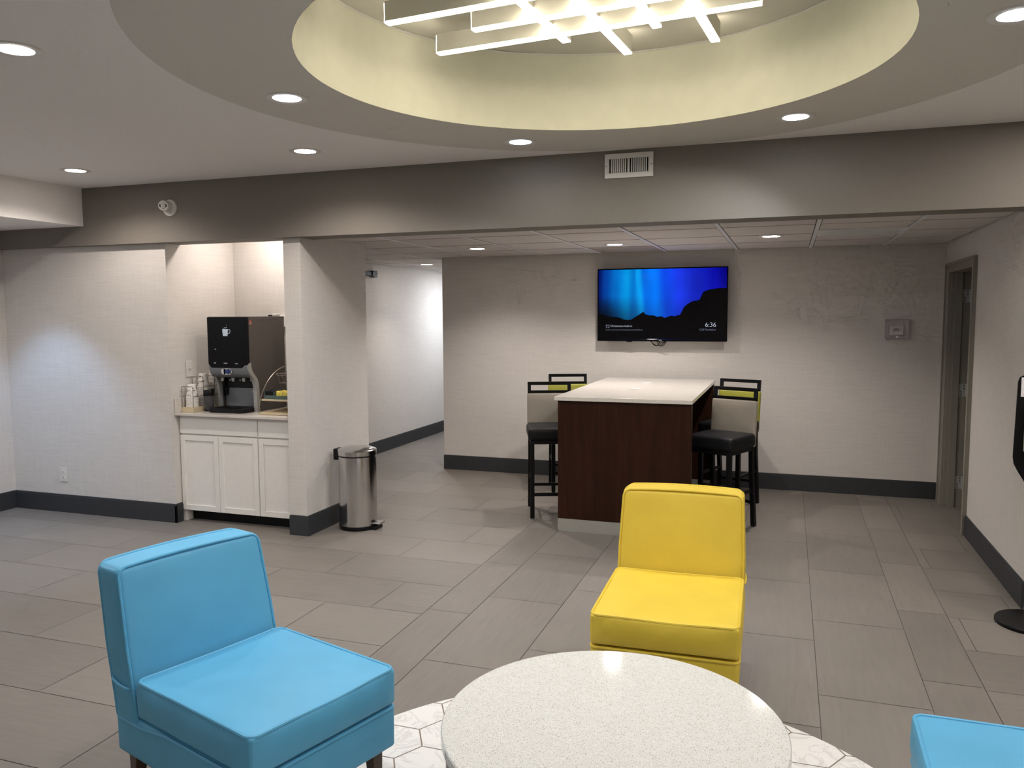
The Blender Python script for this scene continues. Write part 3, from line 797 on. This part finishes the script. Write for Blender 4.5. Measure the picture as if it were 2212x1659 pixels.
# ------------------------------------------------------------------ lounge chairs (face -y in their own axes; seat rear edge at y = 0)
def rrect(hx, hy, r, n=6):
    pts = []
    for cx, cy, a0 in ((hx-r, hy-r, 0), (-hx+r, hy-r, PI/2), (-hx+r, -hy+r, PI), (hx-r, -hy+r, 3*PI/2)):
        for k in range(n+1): a = a0+PI/2*k/n; pts.append((cx+r*math.cos(a), cy+r*math.sin(a)))
    return pts
def densify(pts, m=5):
    out = []
    for i in range(len(pts)):
        p, q = Vector(pts[i]), Vector(pts[(i+1) % len(pts)]); k = m if (q-p).length > .08 else 1
        for j in range(k): out.append(p.lerp(q, j/k))
    return out
def build_lounge(mat):
    r = bpy.data.objects.new('lounge_chair', None); COL.objects.link(r)
    hx, hy, hz = .302, .325, .066; cz = .392; cy = -.318
    def sag(x, y): return .010*(1-(x/hx)**2)*(1-(y/hy)**2)-.006*math.exp(-(x/.2)**2)*((y/hy)**2)
    def fn(q):
        s = Vector(q)
        side = 1-(q.z/hz)**2
        n = noise.noise(Vector((q.x*9, q.y*9, q.z*5+3)))
        w = noise.noise(Vector(((q.x-q.z*.9)*26, q.y*20, 1)))
        if abs(q.x) > hx-.004: s.x += math.copysign(1, q.x)*side*(.010+.005*n)*(1-(q.y/hy)**6)
        if abs(q.y) > hy-.004: s.y += math.copysign(1, q.y)*side*(.012+.005*n+.0035*w)*(1-(q.x/hx)**6)
        if q.z > hz-.004: s.z += sag(q.x, q.y)+.003*n
        return s
    b = B(); rbox(b, hx, hy, hz, .014, (0, cy, cz), 22, 3, fn); seat = b.done('seat_cushion', mat, r, smooth=True, angle=70)
    for dz, nm in ((hz-.003, 1),):
        b = B(); pts = densify([(x, y, 0) for x, y in rrect(hx-.004, hy-.004, .03)], 9)
        b.tube([(p.x, p.y+cy, cz+dz+(sag(p.x, p.y) if nm else 0)+.002*noise.noise(p*5)) for p in pts], .0072, 8, closed=True)
        b.done('piping', mat, seat, smooth=True)
    # upholstered base
    bx, by0, by1, z0, z1 = .303, -.640, .150, .165, .318
    def fbase(q):
        s = Vector(q); s.x *= 1-.03*(z1-.245-q.z); return s
    b = B(); rbox(b, bx, (by1-by0)/2, (z1-z0)/2, .016, (0, (by0+by1)/2, (z0+z1)/2), 6, 3, fbase); base_ = b.done('base', mat, r, smooth=True, angle=60)
    b = B(); pts = densify([(x, y, 0) for x, y in rrect(bx-.001, (by1-by0)/2-.001, .025)])
    b.tube([(p.x, p.y+(by0+by1)/2, z1-.004-(.0 if p.y < .2 else .02)) for p in pts], .006, 8, closed=True)
    b.done('piping', mat, base_, smooth=True)
    # backrest: thick slab leaning back
    kx, kt, zz0, zz1 = .300, .072, .272, .828; H = (zz1-zz0)/2; zc = (zz0+zz1)/2
    def shear(z): return max(0, (z-.318))*.215
    def fb(q):
        s = Vector(q); n = noise.noise(Vector((q.x*6, q.y*11, q.z*6+9)))
        if q.y < -kt+.004: s.y -= .012*(1-(q.x/kx)**2)*(1-(q.z/H)**2)
        if abs(q.x) > kx-.004: s.x += math.copysign(1, q.x)*((1-(q.y/kt)**2)*.006+.004*n*(1 if q.z < 0 else .3))
        if q.z > H-.03: s.z += .010*(1-(q.x/kx)**2)*(1 if q.z > H-.004 else .4)
        s.x *= 1-.035*max(0, q.z/H)
        s.y += shear(q.z+zc)
        return s
    b = B(); rbox(b, kx, kt, H, .020, (0, kt+.004, zc), 16, 4, fb); bk = b.done('backrest', mat, r, smooth=True, angle=70)
    for yy in (-kt+.005, kt-.005):
        b = B(); pts = densify([(x, z, 0) for x, z in rrect(kx-.002, H-.002, .035)], 8)
        P = []
        for p in pts:
            x = p.x*(1-.035*max(0, p.y/H)); z = p.y+zc; dz = .010*(1-(p.x/kx)**2) if p.y > H-.03 else 0
            P.append((x, kt+.004+yy+shear(z), z+dz))
        b.tube(P, .006, 8, closed=True); b.done('piping', mat, bk, smooth=True)
    for s in (-1, 1):
        b = B(); P = []
        for k in range(9):
            t = k/8; u = 2*t-1; P.append((s*(kx+.002+.008*(1-u*u)-.016*max(0, (abs(u)-.72)/.28)**2), .006+2*kt*t*.985+shear(.43), .418+.018*t*t))
        b.tube(P, .0055, 8); b.done('piping', mat, bk, smooth=True)
    for x in (-.25, .25):
        for y, k in ((-.575, -.012), (.10, .02)):
            b = B(); A = b.ring((x, y, z0+.004), (0, 0, 1), .034, 4, up=(1, 1, 0)); C = b.ring((x*1.0, y+k, 0), (0, 0, 1), .022, 4, up=(1, 1, 0))
            b.bridge(A, C); b.f(A); b.f(C[::-1]); b.done('leg', LEG, r, bevel=.002)
    return r
def put(o, rear, ang, label):
    o.location = (rear[0], rear[1], 0); o.rotation_euler = (0, 0, ang+PI/2); tag(o, label, 'chair', 'armless lounge chairs around the coffee table')
c1 = build_lounge(BLUE)
put(c1, (-2.000, 2.385), math.radians(-17.6), 'sky blue armless lounge chair standing left of the round coffee table')
c2 = copy_tree(c1)
put(c2, (1.034, 2.388), math.radians(179.5), 'sky blue armless lounge chair cut off by the lower right corner of the photo')
c3 = build_lounge(YEL)
put(c3, (-.474, 3.848), math.radians(-88.5), 'bright yellow armless lounge chair between the coffee table and the bar table')

# ------------------------------------------------------------------ coffee table
def build_table():
    c = (-.501, 2.416); R = .5405; zt = .42
    r = thing('coffee_table', 'round white speckled quartz coffee table on the marble hexagon floor', 'table', (*c, 0))
    b = B(); b.lathe([(R-.004, zt-.036), (R, zt-.032), (R, zt-.004), (R-.004, zt)], n=128); b.done('tabletop', QUARTZ, r, smooth=True, angle=25)
    b = B(); b.lathe([(R-.014, .004), (R-.014, zt-.036)], n=96); b.done('pedestal_drum', LEG, r, smooth=True, angle=50)
build_table()

# ------------------------------------------------------------------ pedal bin
def build_bin():
    c = Vector((-3.25, 5.63, 0)); R = .150
    r = thing('pedal_bin', 'round stainless steel pedal bin standing beside the pillar', 'bin', c)
    b = B(); b.lathe([(R+.002, .001), (R+.004, .03), (R, .034)], n=64); b.box(.10, .185, -.055, .055, .001, .03)
    b.done('base_ring', BLACKPL, r, smooth=True, angle=40)
    b = B(); b.lathe([(R, .034), (R, .585)], n=96); b.done('body', STEEL, r, smooth=True, angle=50)
    b = B(); b.lathe([(R-.004, .585), (R-.004, .596)], n=64); b.done('rim_gap', BLACKPL, r, smooth=True, angle=50)
    b = B(); b.lathe([(R+.004, .596), (R+.005, .632), (R-.004, .640), (R*.75, .652), (R*.4, .659), (.004, .661)], n=96); b.done('lid', STEEL, r, smooth=True, angle=35)
    b = B(); b.box(-R-.045, -R+.02, -.045, .045, .545, .635); b.done('hinge_housing', BLACKPL, r, bevel=.006)
    b = B(); b.box(.135, .215, -.04, .04, .042, .056); b.done('pedal', STEEL, r, bevel=.004)
    b = B(); b.box(.12, .16, -.025, .025, .028, .045); b.done('pedal_arm', BLACKPL, r, bevel=.004)
build_bin()

# ------------------------------------------------------------------ coffee niche: cabinets, counter
YF = 5.355
def shaker(b, x0, x1, z0, z1, rail=.045, y=YF):
    b.box(x0, x0+rail, y, y+.019, z0, z1); b.box(x1-rail, x1, y, y+.019, z0, z1)
    b.box(x0+rail, x1-rail, y, y+.019, z0, z0+rail); b.box(x0+rail, x1-rail, y, y+.019, z1-rail, z1)
    b.box(x0+rail, x1-rail, y+.008, y+.014, z0+rail, z1-rail)
def cabinet(name, x0, x1, doors, label):
    r = thing('base_cabinet', label, 'cabinet', ((x0+x1)/2, YF, 0)); o = r.location
    b = B(o); b.box(x0, x1, YF+.0195, 6.115, .095, .890)
    if name == 'wide': b.box(x0, x0+.034, YF+.02, 6.115, .001, .095)
    b.done('carcass', WHITEC, r)
    b = B(o); b.box(x0+(.034 if name == 'wide' else -.001), x1, YF+.085, YF+.10, .001, .095); b.done('toe_kick', BLACK, r)
    b = B(o); b.box(x0+.004, x1-.002, YF, YF+.019, .738, .886); b.done('drawer', WHITEC, r, bevel=.0015)
    n = doors; w = (x1-x0-.004)/n
    for k in range(n):
        b = B(o); shaker(b, x0+.003+w*k+.0012, x0+.003+w*(k+1)-.0022, .095, .725); b.done('door', WHITEC, r, bevel=.0012)
cabinet('wide', -4.757, -3.991, 2, 'wide white base cabinet with one drawer above two doors')
cabinet('narrow', -3.989, -3.655, 1, 'narrow white base cabinet with one drawer above one door, beside the pillar')
def build_counter():
    r = thing('countertop', 'pale quartz countertop with upstands in the coffee niche', 'countertop', (-4.2, 5.70, .891)); o = r.location
    b = B(o); b.box(-4.757, -3.643, 5.306, 6.117, .891, .912); b.done('worktop', QUARTZ_CTR, r, bevel=.002)
    for bx in ((-4.757, -4.738, 5.310, 6.117, .9122, 1.030), (-3.662, -3.643, 5.306, 6.117, .9122, 1.030), (-4.738, -3.662, 6.098, 6.117, .9122, 1.030)):
        b = B(o); b.box(*bx); b.done('upstand', QUARTZ_CTR, r, bevel=.002)
build_counter()
ZK = .9125
def build_machine():
    x0, x1, yf, yb, z1 = -4.520, -4.135, 5.452, 5.965, 1.692
    r = thing('coffee_machine', 'tall black and grey coffee machine on the niche counter', 'coffee machine', ((x0+x1)/2, (yf+yb)/2, ZK)); o = r.location
    zp = 1.302      # bottom of the front panel
    # housing with a curved front profile on the sides
    prof = [(yf+.028, z1), (yf+.028, zp-.01), (yf+.032, zp-.05), (yf+.055, zp-.09), (yf+.090, zp-.12), (yf+.112, zp-.16), (yf+.120, zp-.22), (yf+.120, ZK), (yb, ZK), (yb, z1)]
    b = B(o); b.prism(prof, 0, x1-.012, x1); b.prism(prof, 0, x0, x0+.012)
    b.box(x0+.012, x1-.012, yf+.20, yb, ZK, z1-.002); b.box(x0+.012, x1-.012, yf+.03, yf+.20, zp-.02, z1-.002)
    b.done('housing', GREYMET, r)
    b = B(o); b.box(x0-.001, x1+.001, yf+.02, yb+.002, z1-.0015, z1+.006); b.box(x1, x1+.0015, yf+.04, yb+.002, z1-.022, z1); b.done('top_cover', GREYMET, r, bevel=.001)
    # front panel with clipped lower corners
    pts = [(x0, z1+.002), (x1, z1+.002), (x1, zp+.004), (x1-.030, zp+.002), (x1-.058, zp-.022), (x0+.028, zp-.022), (x0, zp+.008)]
    b = B(o); b.prism(pts, 1, yf, yf+.028); fp = b.done('front_panel', GLOSS, r, bevel=.002)
    # mug picture on the panel
    def Pm(u, v): return (x0+u*(x1-x0), yf-.0006, z1-v*(z1-zp))
    b = B(o)
    for k in range(8):
        a, c = k/8, (k+1)/8; wa = .115-.025*a**2-(.05 if k > 6 else 0)*0; wc = .115-.025*c**2
        b.quad([Pm(.46-wa/1.0*.62, .245+.145*a), Pm(.46+wa*.62, .245+.145*a), Pm(.46+wc*.62, .245+.145*c), Pm(.46-wc*.62, .245+.145*c)])
    b.tube([Pm(.528, .26), Pm(.575, .255), Pm(.59, .285), Pm(.575, .325), Pm(.53, .345)], .0028, 6)
    b.tube([Pm(.42, .235), Pm(.44, .215), Pm(.48, .22), Pm(.515, .2)], .0018, 5); b.tube([Pm(.49, .165), Pm(.5, .16)], .002, 5)
    b.done('mug_picture', MUG, fp)
    b = B(o)
    for u0, u1, v in ((.14, .20, .955), (.395, .49, .957), (.69, .755, .963), (.175, .215, .665)):
        p, q = Pm(u0, v), Pm(u1, v); b.box(p[0], q[0], yf-.0008, yf-.0002, p[2]-.004, p[2]+.003)
    b.done('flavour_label', GREYP, fp)
    b = B(o); b.box(x1+.0005, x1+.0015, yf+.034, yf+.066, z1-.058, z1-.024); b.done('warning_sticker', RED, r)
    b = B(o); b.box(x1+.0012, x1+.0022, yf+.038, yf+.062, z1-.055, z1-.047); b.box(x1+.0012, x1+.0022, yf+.038, yf+.062, z1-.038, z1-.036); b.done('sticker_print', GREYP, r)
    # silver fascia under the panel, curving back
    P2 = [(yf+.003, zp+.006), (yf+.003, zp-.03), (yf+.012, zp-.065), (yf+.035, zp-.092), (yf+.075, zp-.108), (yf+.12, zp-.110), (yf+.12, zp+.006)]
    b = B(o); b.prism(P2, 0, x0+.004, x1-.014); b.done('fascia', SILVERD, r, smooth=True, angle=35)
    # swept trim along the right and left edge of the dispensing bay
    def sweep(xa, xb, name):
        pa = [(yf+.004, zp+.012), (yf+.006, zp-.02), (yf+.016, zp-.055), (yf+.045, zp-.09), (yf+.08, zp-.125), (yf+.098, zp-.17), (yf+.104, zp-.23), (yf+.104, ZK)]
        b = B(o); A = []
        for yy, zz in pa: A.append([b.v((xa, yy, zz)), b.v((xb, yy, zz)), b.v((xb, yy+.036, zz+(.012 if zz > ZK+.01 else 0))), b.v((xa, yy+.036, zz+(.012 if zz > ZK+.01 else 0)))])
        for p, q in zip(A, A[1:]): b.bridge(p, q)
        b.f(A[0][::-1]); b.f(A[-1]); b.done(name, SILVER, r, smooth=True, angle=40)
    sweep(x1-.030, x1+.004, 'side_trim'); sweep(x0-.004, x0+.022, 'side_trim')
    # dark bay, grey splash plate
    b = B(o); b.box(x0+.022, x1-.030, yf+.165, yf+.20, ZK+.19, zp-.11); b.box(x0+.022, x0+.055, yf+.150, yf+.20, ZK+.13, ZK+.20); b.box(x1-.063, x1-.030, yf+.150, yf+.20, ZK+.13, ZK+.20)
    b.done('dispensing_bay', BLACKPL, r, bevel=.003)
    b = B(o); b.box(x0+.022, x1-.030, yf+.175, yf+.20, ZK+.03, ZK+.19); b.done('splash_plate', SILVERD, r)
    b = B(o); b.cyl((x1-.052, yf+.15, ZK+.165), (x1-.052, yf+.132, ZK+.165), .013, n=20); b.done('hot_water_knob', SILVER, r)
    cx = (x0+x1)/2-.008
    for k in (-1, 0, 1):
        b = B(o); b.cyl((cx+k*.105, yf+.07, zp-.109), (cx+k*.105, yf+.07, zp-.138), .015, .011, 20); b.done('nozzle', SILVER, r, smooth=True, angle=40)
        b = B(o); b.cyl((cx+k*.105, yf+.165, ZK+.255), (cx+k*.105, yf+.160, ZK+.255), .010, n=16); b.done('push_button', GREYP, r)
    b = B(o); b.cyl((cx-.035, yf+.0035, zp-.052), (cx-.035, yf-.002, zp-.052), .026, n=28); b.cyl((cx+.020, yf+.0035, zp-.052), (cx+.020, yf-.002, zp-.052), .026, n=28); b.box(cx-.035, cx+.02, yf-.002, yf+.0035, zp-.078, zp-.026)
    badge = b.done('badge', CHROME, r, bevel=.001)
    b = B(o); b.box(cx-.022, cx+.036, yf-.0035, yf-.0018, zp-.068, zp-.034); b.done('badge_print', BLUEP, badge)
    # drip tray with clipped corners
    T = [(x0+.03, yf-.045), (x1-.065, yf-.045), (x1-.032, yf-.005), (x1-.032, yf+.17), (x0+.018, yf+.17), (x0+.018, yf-.02)]
    b = B(o); b.prism(T, 2, ZK, ZK+.036); dt = b.done('drip_tray', BLACKPL, r, bevel=.004)
    b = B(o)
    for k in range(9): b.box(x0+.05, x1-.07, yf-.025+k*.02, yf-.018+k*.02, ZK+.0362, ZK+.039)
    for k in (-1, 0, 1): b.cyl((cx+k*.105, yf+.06, ZK+.036), (cx+k*.105, yf+.06, ZK+.041), .024, n=24)
    b.done('drip_grille', BLACK, dt)
build_machine()
def small_cap():
    c = Vector((-4.165, 5.90, 1.6985)); r = thing('jar_cap', 'small white cap lying on top of the coffee machine', 'cap', c)
    b = B(); b.lathe([(.028, 0), (.030, .004), (.030, .018), (.026, .021)], n=28); b.done('cap', WHITEP, r, smooth=True, angle=40)
    b = B(); b.box(-.075, -.045, -.012, .012, 0, .013); b.done('clip', BLACKPL, r, bevel=.003)
small_cap()

# cup rack and nested paper cups
def build_rack():
    r = thing('cup_rack', 'wire cup rack with pale wooden base at the left end of the counter', 'rack', (-4.68, 5.56, ZK)); o = r.location
    b = B(o); b.box(-4.737, -4.616, 5.365, 5.78, ZK, ZK+.040); b.done('base', LIGHTWOOD, r, bevel=.002)
    for (ya, h) in ((5.372, .175), (5.50, .245), (5.64, .245), (5.765, .30)):
        b = B(o); z = ZK+.038
        b.tube([(-4.732, ya, z), (-4.732, ya, z+h-.006), (-4.726, ya, z+h), (-4.627, ya, z+h), (-4.621, ya, z+h-.006), (-4.621, ya, z)], .0032, 6); b.done('wire_hoop', WIRE, r, smooth=True)
    for x in (-4.732, -4.621):
        for za, ya, yb in ((.13, 5.372, 5.765), (.205, 5.50, 5.765)):
            b = B(o); b.tube([(x, ya, ZK+za), (x, yb, ZK+za)], .0028, 6); b.done('wire_rail', WIRE, r)
build_rack()
def cup_mesh():
    b = B(); H = .118   # upside down: rim at the bottom
    b.lathe([(.0485, 0), (.0505, .002), (.0505, .006), (.0478, .008), (.034, H-.002), (.0325, H), (.0310, H), (.0305, H-.006), (.0005, H-.006)], n=28, cap0=False, cap1=False)
    for k in range(16):
        a = random.random()*2*PI; z = .025+.075*random.random(); rr = .0478-(.0138)*(z-.008)/(H-.01)+.0006; s = random.choice((.004, .006, .008))
        p = Vector((rr*math.cos(a), rr*math.sin(a), z)); n = Vector((math.cos(a), math.sin(a), .11)).normalized()
        b.cyl(p-n*.0004, p+n*.0004, s, n=12, mi=1)
    return b.done('paper_cup', [CUP, CUPDARK], smooth=True, angle=40)
def build_cups():
    proto = None
    for (x, y, z, n, where) in ((-4.6765, 5.428, ZK+.0405, 7, 'front stack in the cup rack'),
                                (-4.6765, 5.568, ZK+.0405, 14, 'middle stack in the cup rack'),
                                (-4.6765, 5.705, ZK+.0405, 19, 'tallest stack in the cup rack'),
                                (-4.576, 5.725, ZK+.0005, 13, 'stack between cup rack and coffee machine')):
        for k in range(n):
            if proto is None: o = proto = cup_mesh()
            else: o = copy_tree(proto)
            o.location = (x, y, z+.0115*k); o.rotation_euler = (0, 0, random.random()*6)
            if k == n-1: tag(o, 'white spotted paper cup on top of the '+where, 'cup', 'nested paper cups on the coffee counter')
            else: tag(o, 'white paper cup nested below the top of the '+where, 'cup', 'nested paper cups on the coffee counter')
build_cups()
def build_canister():
    c = Vector((-4.566, 5.50, ZK)); r = thing('waste_canister', 'small black lidded canister with a clear plastic bag over it', 'canister', c); r.scale = (.88, .88, 1)
    b = B(); b.lathe([(.042, 0), (.044, .004), (.047, .125), (.047, .13)], n=36); b.done('body', BLACKPL, r, smooth=True, angle=40)
    b = B(); b.lathe([(.050, .130), (.051, .134), (.051, .168), (.046, .176), (.044, .176), (.044, .166), (.001, .158)], n=36, cap1=False)
    for v in b.bm.verts:
        if v.co.z > .165: v.co.z += .016*max(0, v.co.x/.05)
    b.done('lid', BLACKPL, r, smooth=True, angle=40)
    b = B(); n = 40; prev = None
    for (rr, z) in ((.0485, .132), (.051, .126), (.054, .116), (.057, .08), (.061, .05), (.062, .032), (.056, .018), (.049, .012)):
        R = []
        for i in range(n):
            a = 2*PI*i/n; w = 1+.055*noise.noise(Vector((math.cos(a)*5, math.sin(a)*5, z*16)))*(1 if z < .13 else .1)
            R.append(b.v((rr*w*math.cos(a), rr*w*math.sin(a), z)))
        if prev: b.bridge(prev, R)
        prev = R
    b.done('plastic_bag', PLASTIC_BAG, r, smooth=True, angle=80)
build_canister()
def build_condiments():
    r = thing('condiment_stand', 'two tier condiment stand of pale wood shelves and curved metal wire', 'stand', (-3.85, 5.62, ZK)); o = r.location
    xa, xb = -4.005, -3.690
    b = B(o); b.box(xa, xb, 5.405, 5.86, ZK+.002, ZK+.016); b.done('lower_shelf', LIGHTWOOD, r, bevel=.0015)
    b = B(o); b.box(xa, xb, 5.440, 5.86, ZK+.108, ZK+.122); b.done('upper_shelf', LIGHTWOOD, r, bevel=.0015)
    for x in (xa-.004, xb+.004):
        b = B(o); P = []
        for k in range(15):
            t = k/14; a = PI/2*t
            P.append((x, 5.410+.42*(1-math.cos(a))**.92, ZK+.004+.365*math.sin(a)**.95))
        P += [(x, 5.85, ZK+.372), (x, 5.855, ZK+.2), (x, 5.855, ZK+.004)]
        b.tube(P, .0042, 8); b.done('wire_arm', WIRE, r, smooth=True)
    b = B(o)
    for z, y0 in ((.315, 5.62), (.298, 5.63), (.235, 5.66)):
        b.tube([(xa+.02, 5.84, ZK+z), (xa+.02, y0, ZK+z), (xb-.02, y0, ZK+z), (xb-.02, 5.84, ZK+z), (xa+.02, 5.84, ZK+z)], .0028, 6)
    for k in range(7):
        x = xa+.03+k*.04; b.tube([(x, 5.625, ZK+.31), (x, 5.66, ZK+.235), (x, 5.84, ZK+.235)], .0022, 6)
    for x in (xa-.004, xb+.004): b.tube([(x, 5.65, ZK+.306), (xa+.02 if x < -3.9 else xb-.02, 5.65, ZK+.306)], .0028, 6)
    b.done('wire_basket', WIRE, r, smooth=True)
    z = ZK+.1225
    t = thing('organiser_tray', 'smoked clear divided tray on the upper shelf of the condiment stand', 'tray', (-3.83, 5.52, z)); o = t.location
    b = B(o); x0, x1, y0, y1 = -3.985, -3.700, 5.452, 5.60
    b.box(x0, x1, y0, y1, z, z+.008); b.box(x0, x0+.004, y0, y1, z+.008, z+.066); b.box(x1-.004, x1, y0, y1, z+.008, z+.066)
    b.box(x0+.004, x1-.004, y0, y0+.004, z+.008, z+.030); b.box(x0+.004, x1-.004, y1-.004, y1, z+.008, z+.066); b.box(-3.902, -3.898, y0+.004, y1-.004, z+.008, z+.060)
    b.done('tray', TRAYC, t)
    b = B(o); b.box(-3.978, -3.906, 5.46, 5.595, z+.0085, z+.060); b.lathe([(.038, z+.060), (.036, z+.068), (.02, z+.075), (.001, z+.077)], (-3.942, 5.528), n=20, cap1=False)
    b.done('dark_compartment', BLACKPL, t)
    proto = None
    for k in range(12):
        if proto is None:
            b = B(); rbox(b, .0075, .048, .026, .004, (0, 0, .027), 3, 2); proto = b.done('sweetener_packet', PACKET, smooth=True, angle=60); q = proto
        else: q = proto.copy(); COL.objects.link(q)
        q.location = (-3.884+k*.0158, 5.524, z+.0085+.004*(k % 3)/3); q.rotation_euler = (.12*random.uniform(-1, 1), 0, 0)
        tag(q, 'yellow sweetener packet standing in the row on the condiment stand', 'packet', 'yellow sweetener packets in the tray')
build_condiments()

# ------------------------------------------------------------------ hallway closer, ceiling panel
def build_closer():
    c = Vector((XN, 8.62, 2.192)); r = thing('door_closer', 'small black metal fitting sticking out from the hallway wall behind the pillar', 'fitting', c)
    b = B(c); b.box(c.x+.001, c.x+.05, 8.40, 8.62, c.z-.022, c.z+.022); b.done('arm', BLACK, r, bevel=.003)
    b = B(c); A = [b.v((c.x+.001, 8.60, c.z+s*.02)) for s in (-1, 1)]
    b.prism([(8.60, c.z-.022), (8.66, c.z-.04), (8.715, c.z-.04), (8.715, c.z+.04), (8.66, c.z+.04), (8.60, c.z+.022)], 0, c.x+.001, c.x+.06)
    b.done('head', BLACK, r)
build_closer()
def build_panel():
    r = thing('ceiling_light_panel', 'unlit square light panel set in the ceiling tiles near the right wall', 'ceiling light', (.49, 6.55, ZD-.004)); o = r.location
    b = B(o); x0, x1, y0, y1 = .193, .790, 6.42, 6.92
    b.box(x0, x1, y0, y0+.02, ZD-.006, ZD-.0005); b.box(x0, x1, y1-.02, y1, ZD-.006, ZD-.0005); b.box(x0, x0+.02, y0+.02, y1-.02, ZD-.006, ZD-.0005); b.box(x1-.02, x1, y0+.02, y1-.02, ZD-.006, ZD-.0005)
    b.done('frame', CGRID, r)
    b = B(o); b.box(x0+.02, x1-.02, y0+.02, y1-.02, ZD-.004, ZD-.0005); b.done('diffuser', plain('ribbed_diffuser', (.62, .64, .64), .3, 0, .5, .05, 20, 0, 0, (1, 30, 1)), r)
build_panel()

# ------------------------------------------------------------------ hand sanitiser stand
def build_stand():
    c = Vector((1.300, 4.955, 0)); r = thing('sanitizer_stand', 'black floor stand with white dispenser and notice at the right edge', 'stand', c)
    b = B(); b.lathe([(.180, .0), (.182, .004), (.182, .018), (.176, .024), (.02, .028)], n=64); b.done('base_disc', BLACK, r, smooth=True, angle=40)
    b = B(); b.cyl((0, 0, .026), (0, 0, .80), .02, n=24); b.done('pole', BLACK, r, smooth=True)
    pr = [(.045, .70), (.052, .74), (.075, .79), (.105, .84), (.128, .885), (.134, .925), (.126, 1.33), (.118, 1.358), (.10, 1.366)]
    pts = [(x, z) for x, z in pr]+[(-x, z) for x, z in reversed(pr)]
    b = B(); b.prism(pts, 1, -.006, .006); b.done('back_board', BLACK, r, bevel=.001)
    b = B(); b.box(-.112, .112, -.0085, -.0062, 1.252, 1.356); n = b.done('notice', PAPER, r)
    b = B(); b.box(-.098, .098, -.0095, -.0086, 1.334, 1.3365); b.box(-.098, .06, -.0095, -.0086, 1.315, 1.317); b.done('grey_line', GREYP, n)
    b = B(); b.box(-.102, .102, -.0095, -.0086, 1.264, 1.267); b.done('red_line', RED, n)
    b = B(); rbox(b, .092, .05, .13, .014, (0, -.057, 1.083), 3, 3); b.done('dispenser', WHITEP, r, smooth=True, angle=50)
    b = B(); b.cyl((0, -.06, .925), (0, -.06, .953), .012, n=16); b.done('nozzle', GREYP, r)
build_stand()

# ------------------------------------------------------------------ camera, world, view
W = bpy.data.worlds.new('World'); S.world = W; W.use_nodes = True
W.node_tree.nodes['Background'].inputs['Color'].default_value = (.02, .02, .02, 1); W.node_tree.nodes['Background'].inputs['Strength'].default_value = .2
cam = bpy.data.cameras.new('Camera'); co = bpy.data.objects.new('Camera', cam); COL.objects.link(co)
yaw, pitch, roll, f = -.33088, .08721, .005107, 1737.0
fw = Vector((math.sin(yaw)*math.cos(pitch), math.cos(yaw)*math.cos(pitch), -math.sin(pitch)))
rt = Vector((math.cos(yaw), -math.sin(yaw), 0)); dn = fw.cross(rt)
r2 = rt*math.cos(roll)+dn*math.sin(roll); d2 = -rt*math.sin(roll)+dn*math.cos(roll)
M = Matrix(((r2.x, -d2.x, -fw.x), (r2.y, -d2.y, -fw.y), (r2.z, -d2.z, -fw.z))).to_4x4(); M.translation = (0, 0, 1.71)
co.matrix_world = M
cam.sensor_width = 36; cam.lens = 36*f/2212; cam.clip_start = .05; cam.clip_end = 100
S.camera = co
S.view_settings.view_transform = 'Standard'; S.view_settings.look = 'None'; S.view_settings.gamma = 1
S.view_settings.use_curve_mapping = False
S.view_settings.exposure = 2.8
cy = S.cycles
cy.use_adaptive_sampling = True; cy.adaptive_threshold = .03; cy.adaptive_min_samples = 12
cy.max_bounces = 5; cy.diffuse_bounces = 4; cy.glossy_bounces = 3; cy.transmission_bounces = 4; cy.transparent_max_bounces = 8
cy.caustics_reflective = False; cy.caustics_refractive = False; cy.sample_clamp_indirect = 6; cy.use_denoising = True
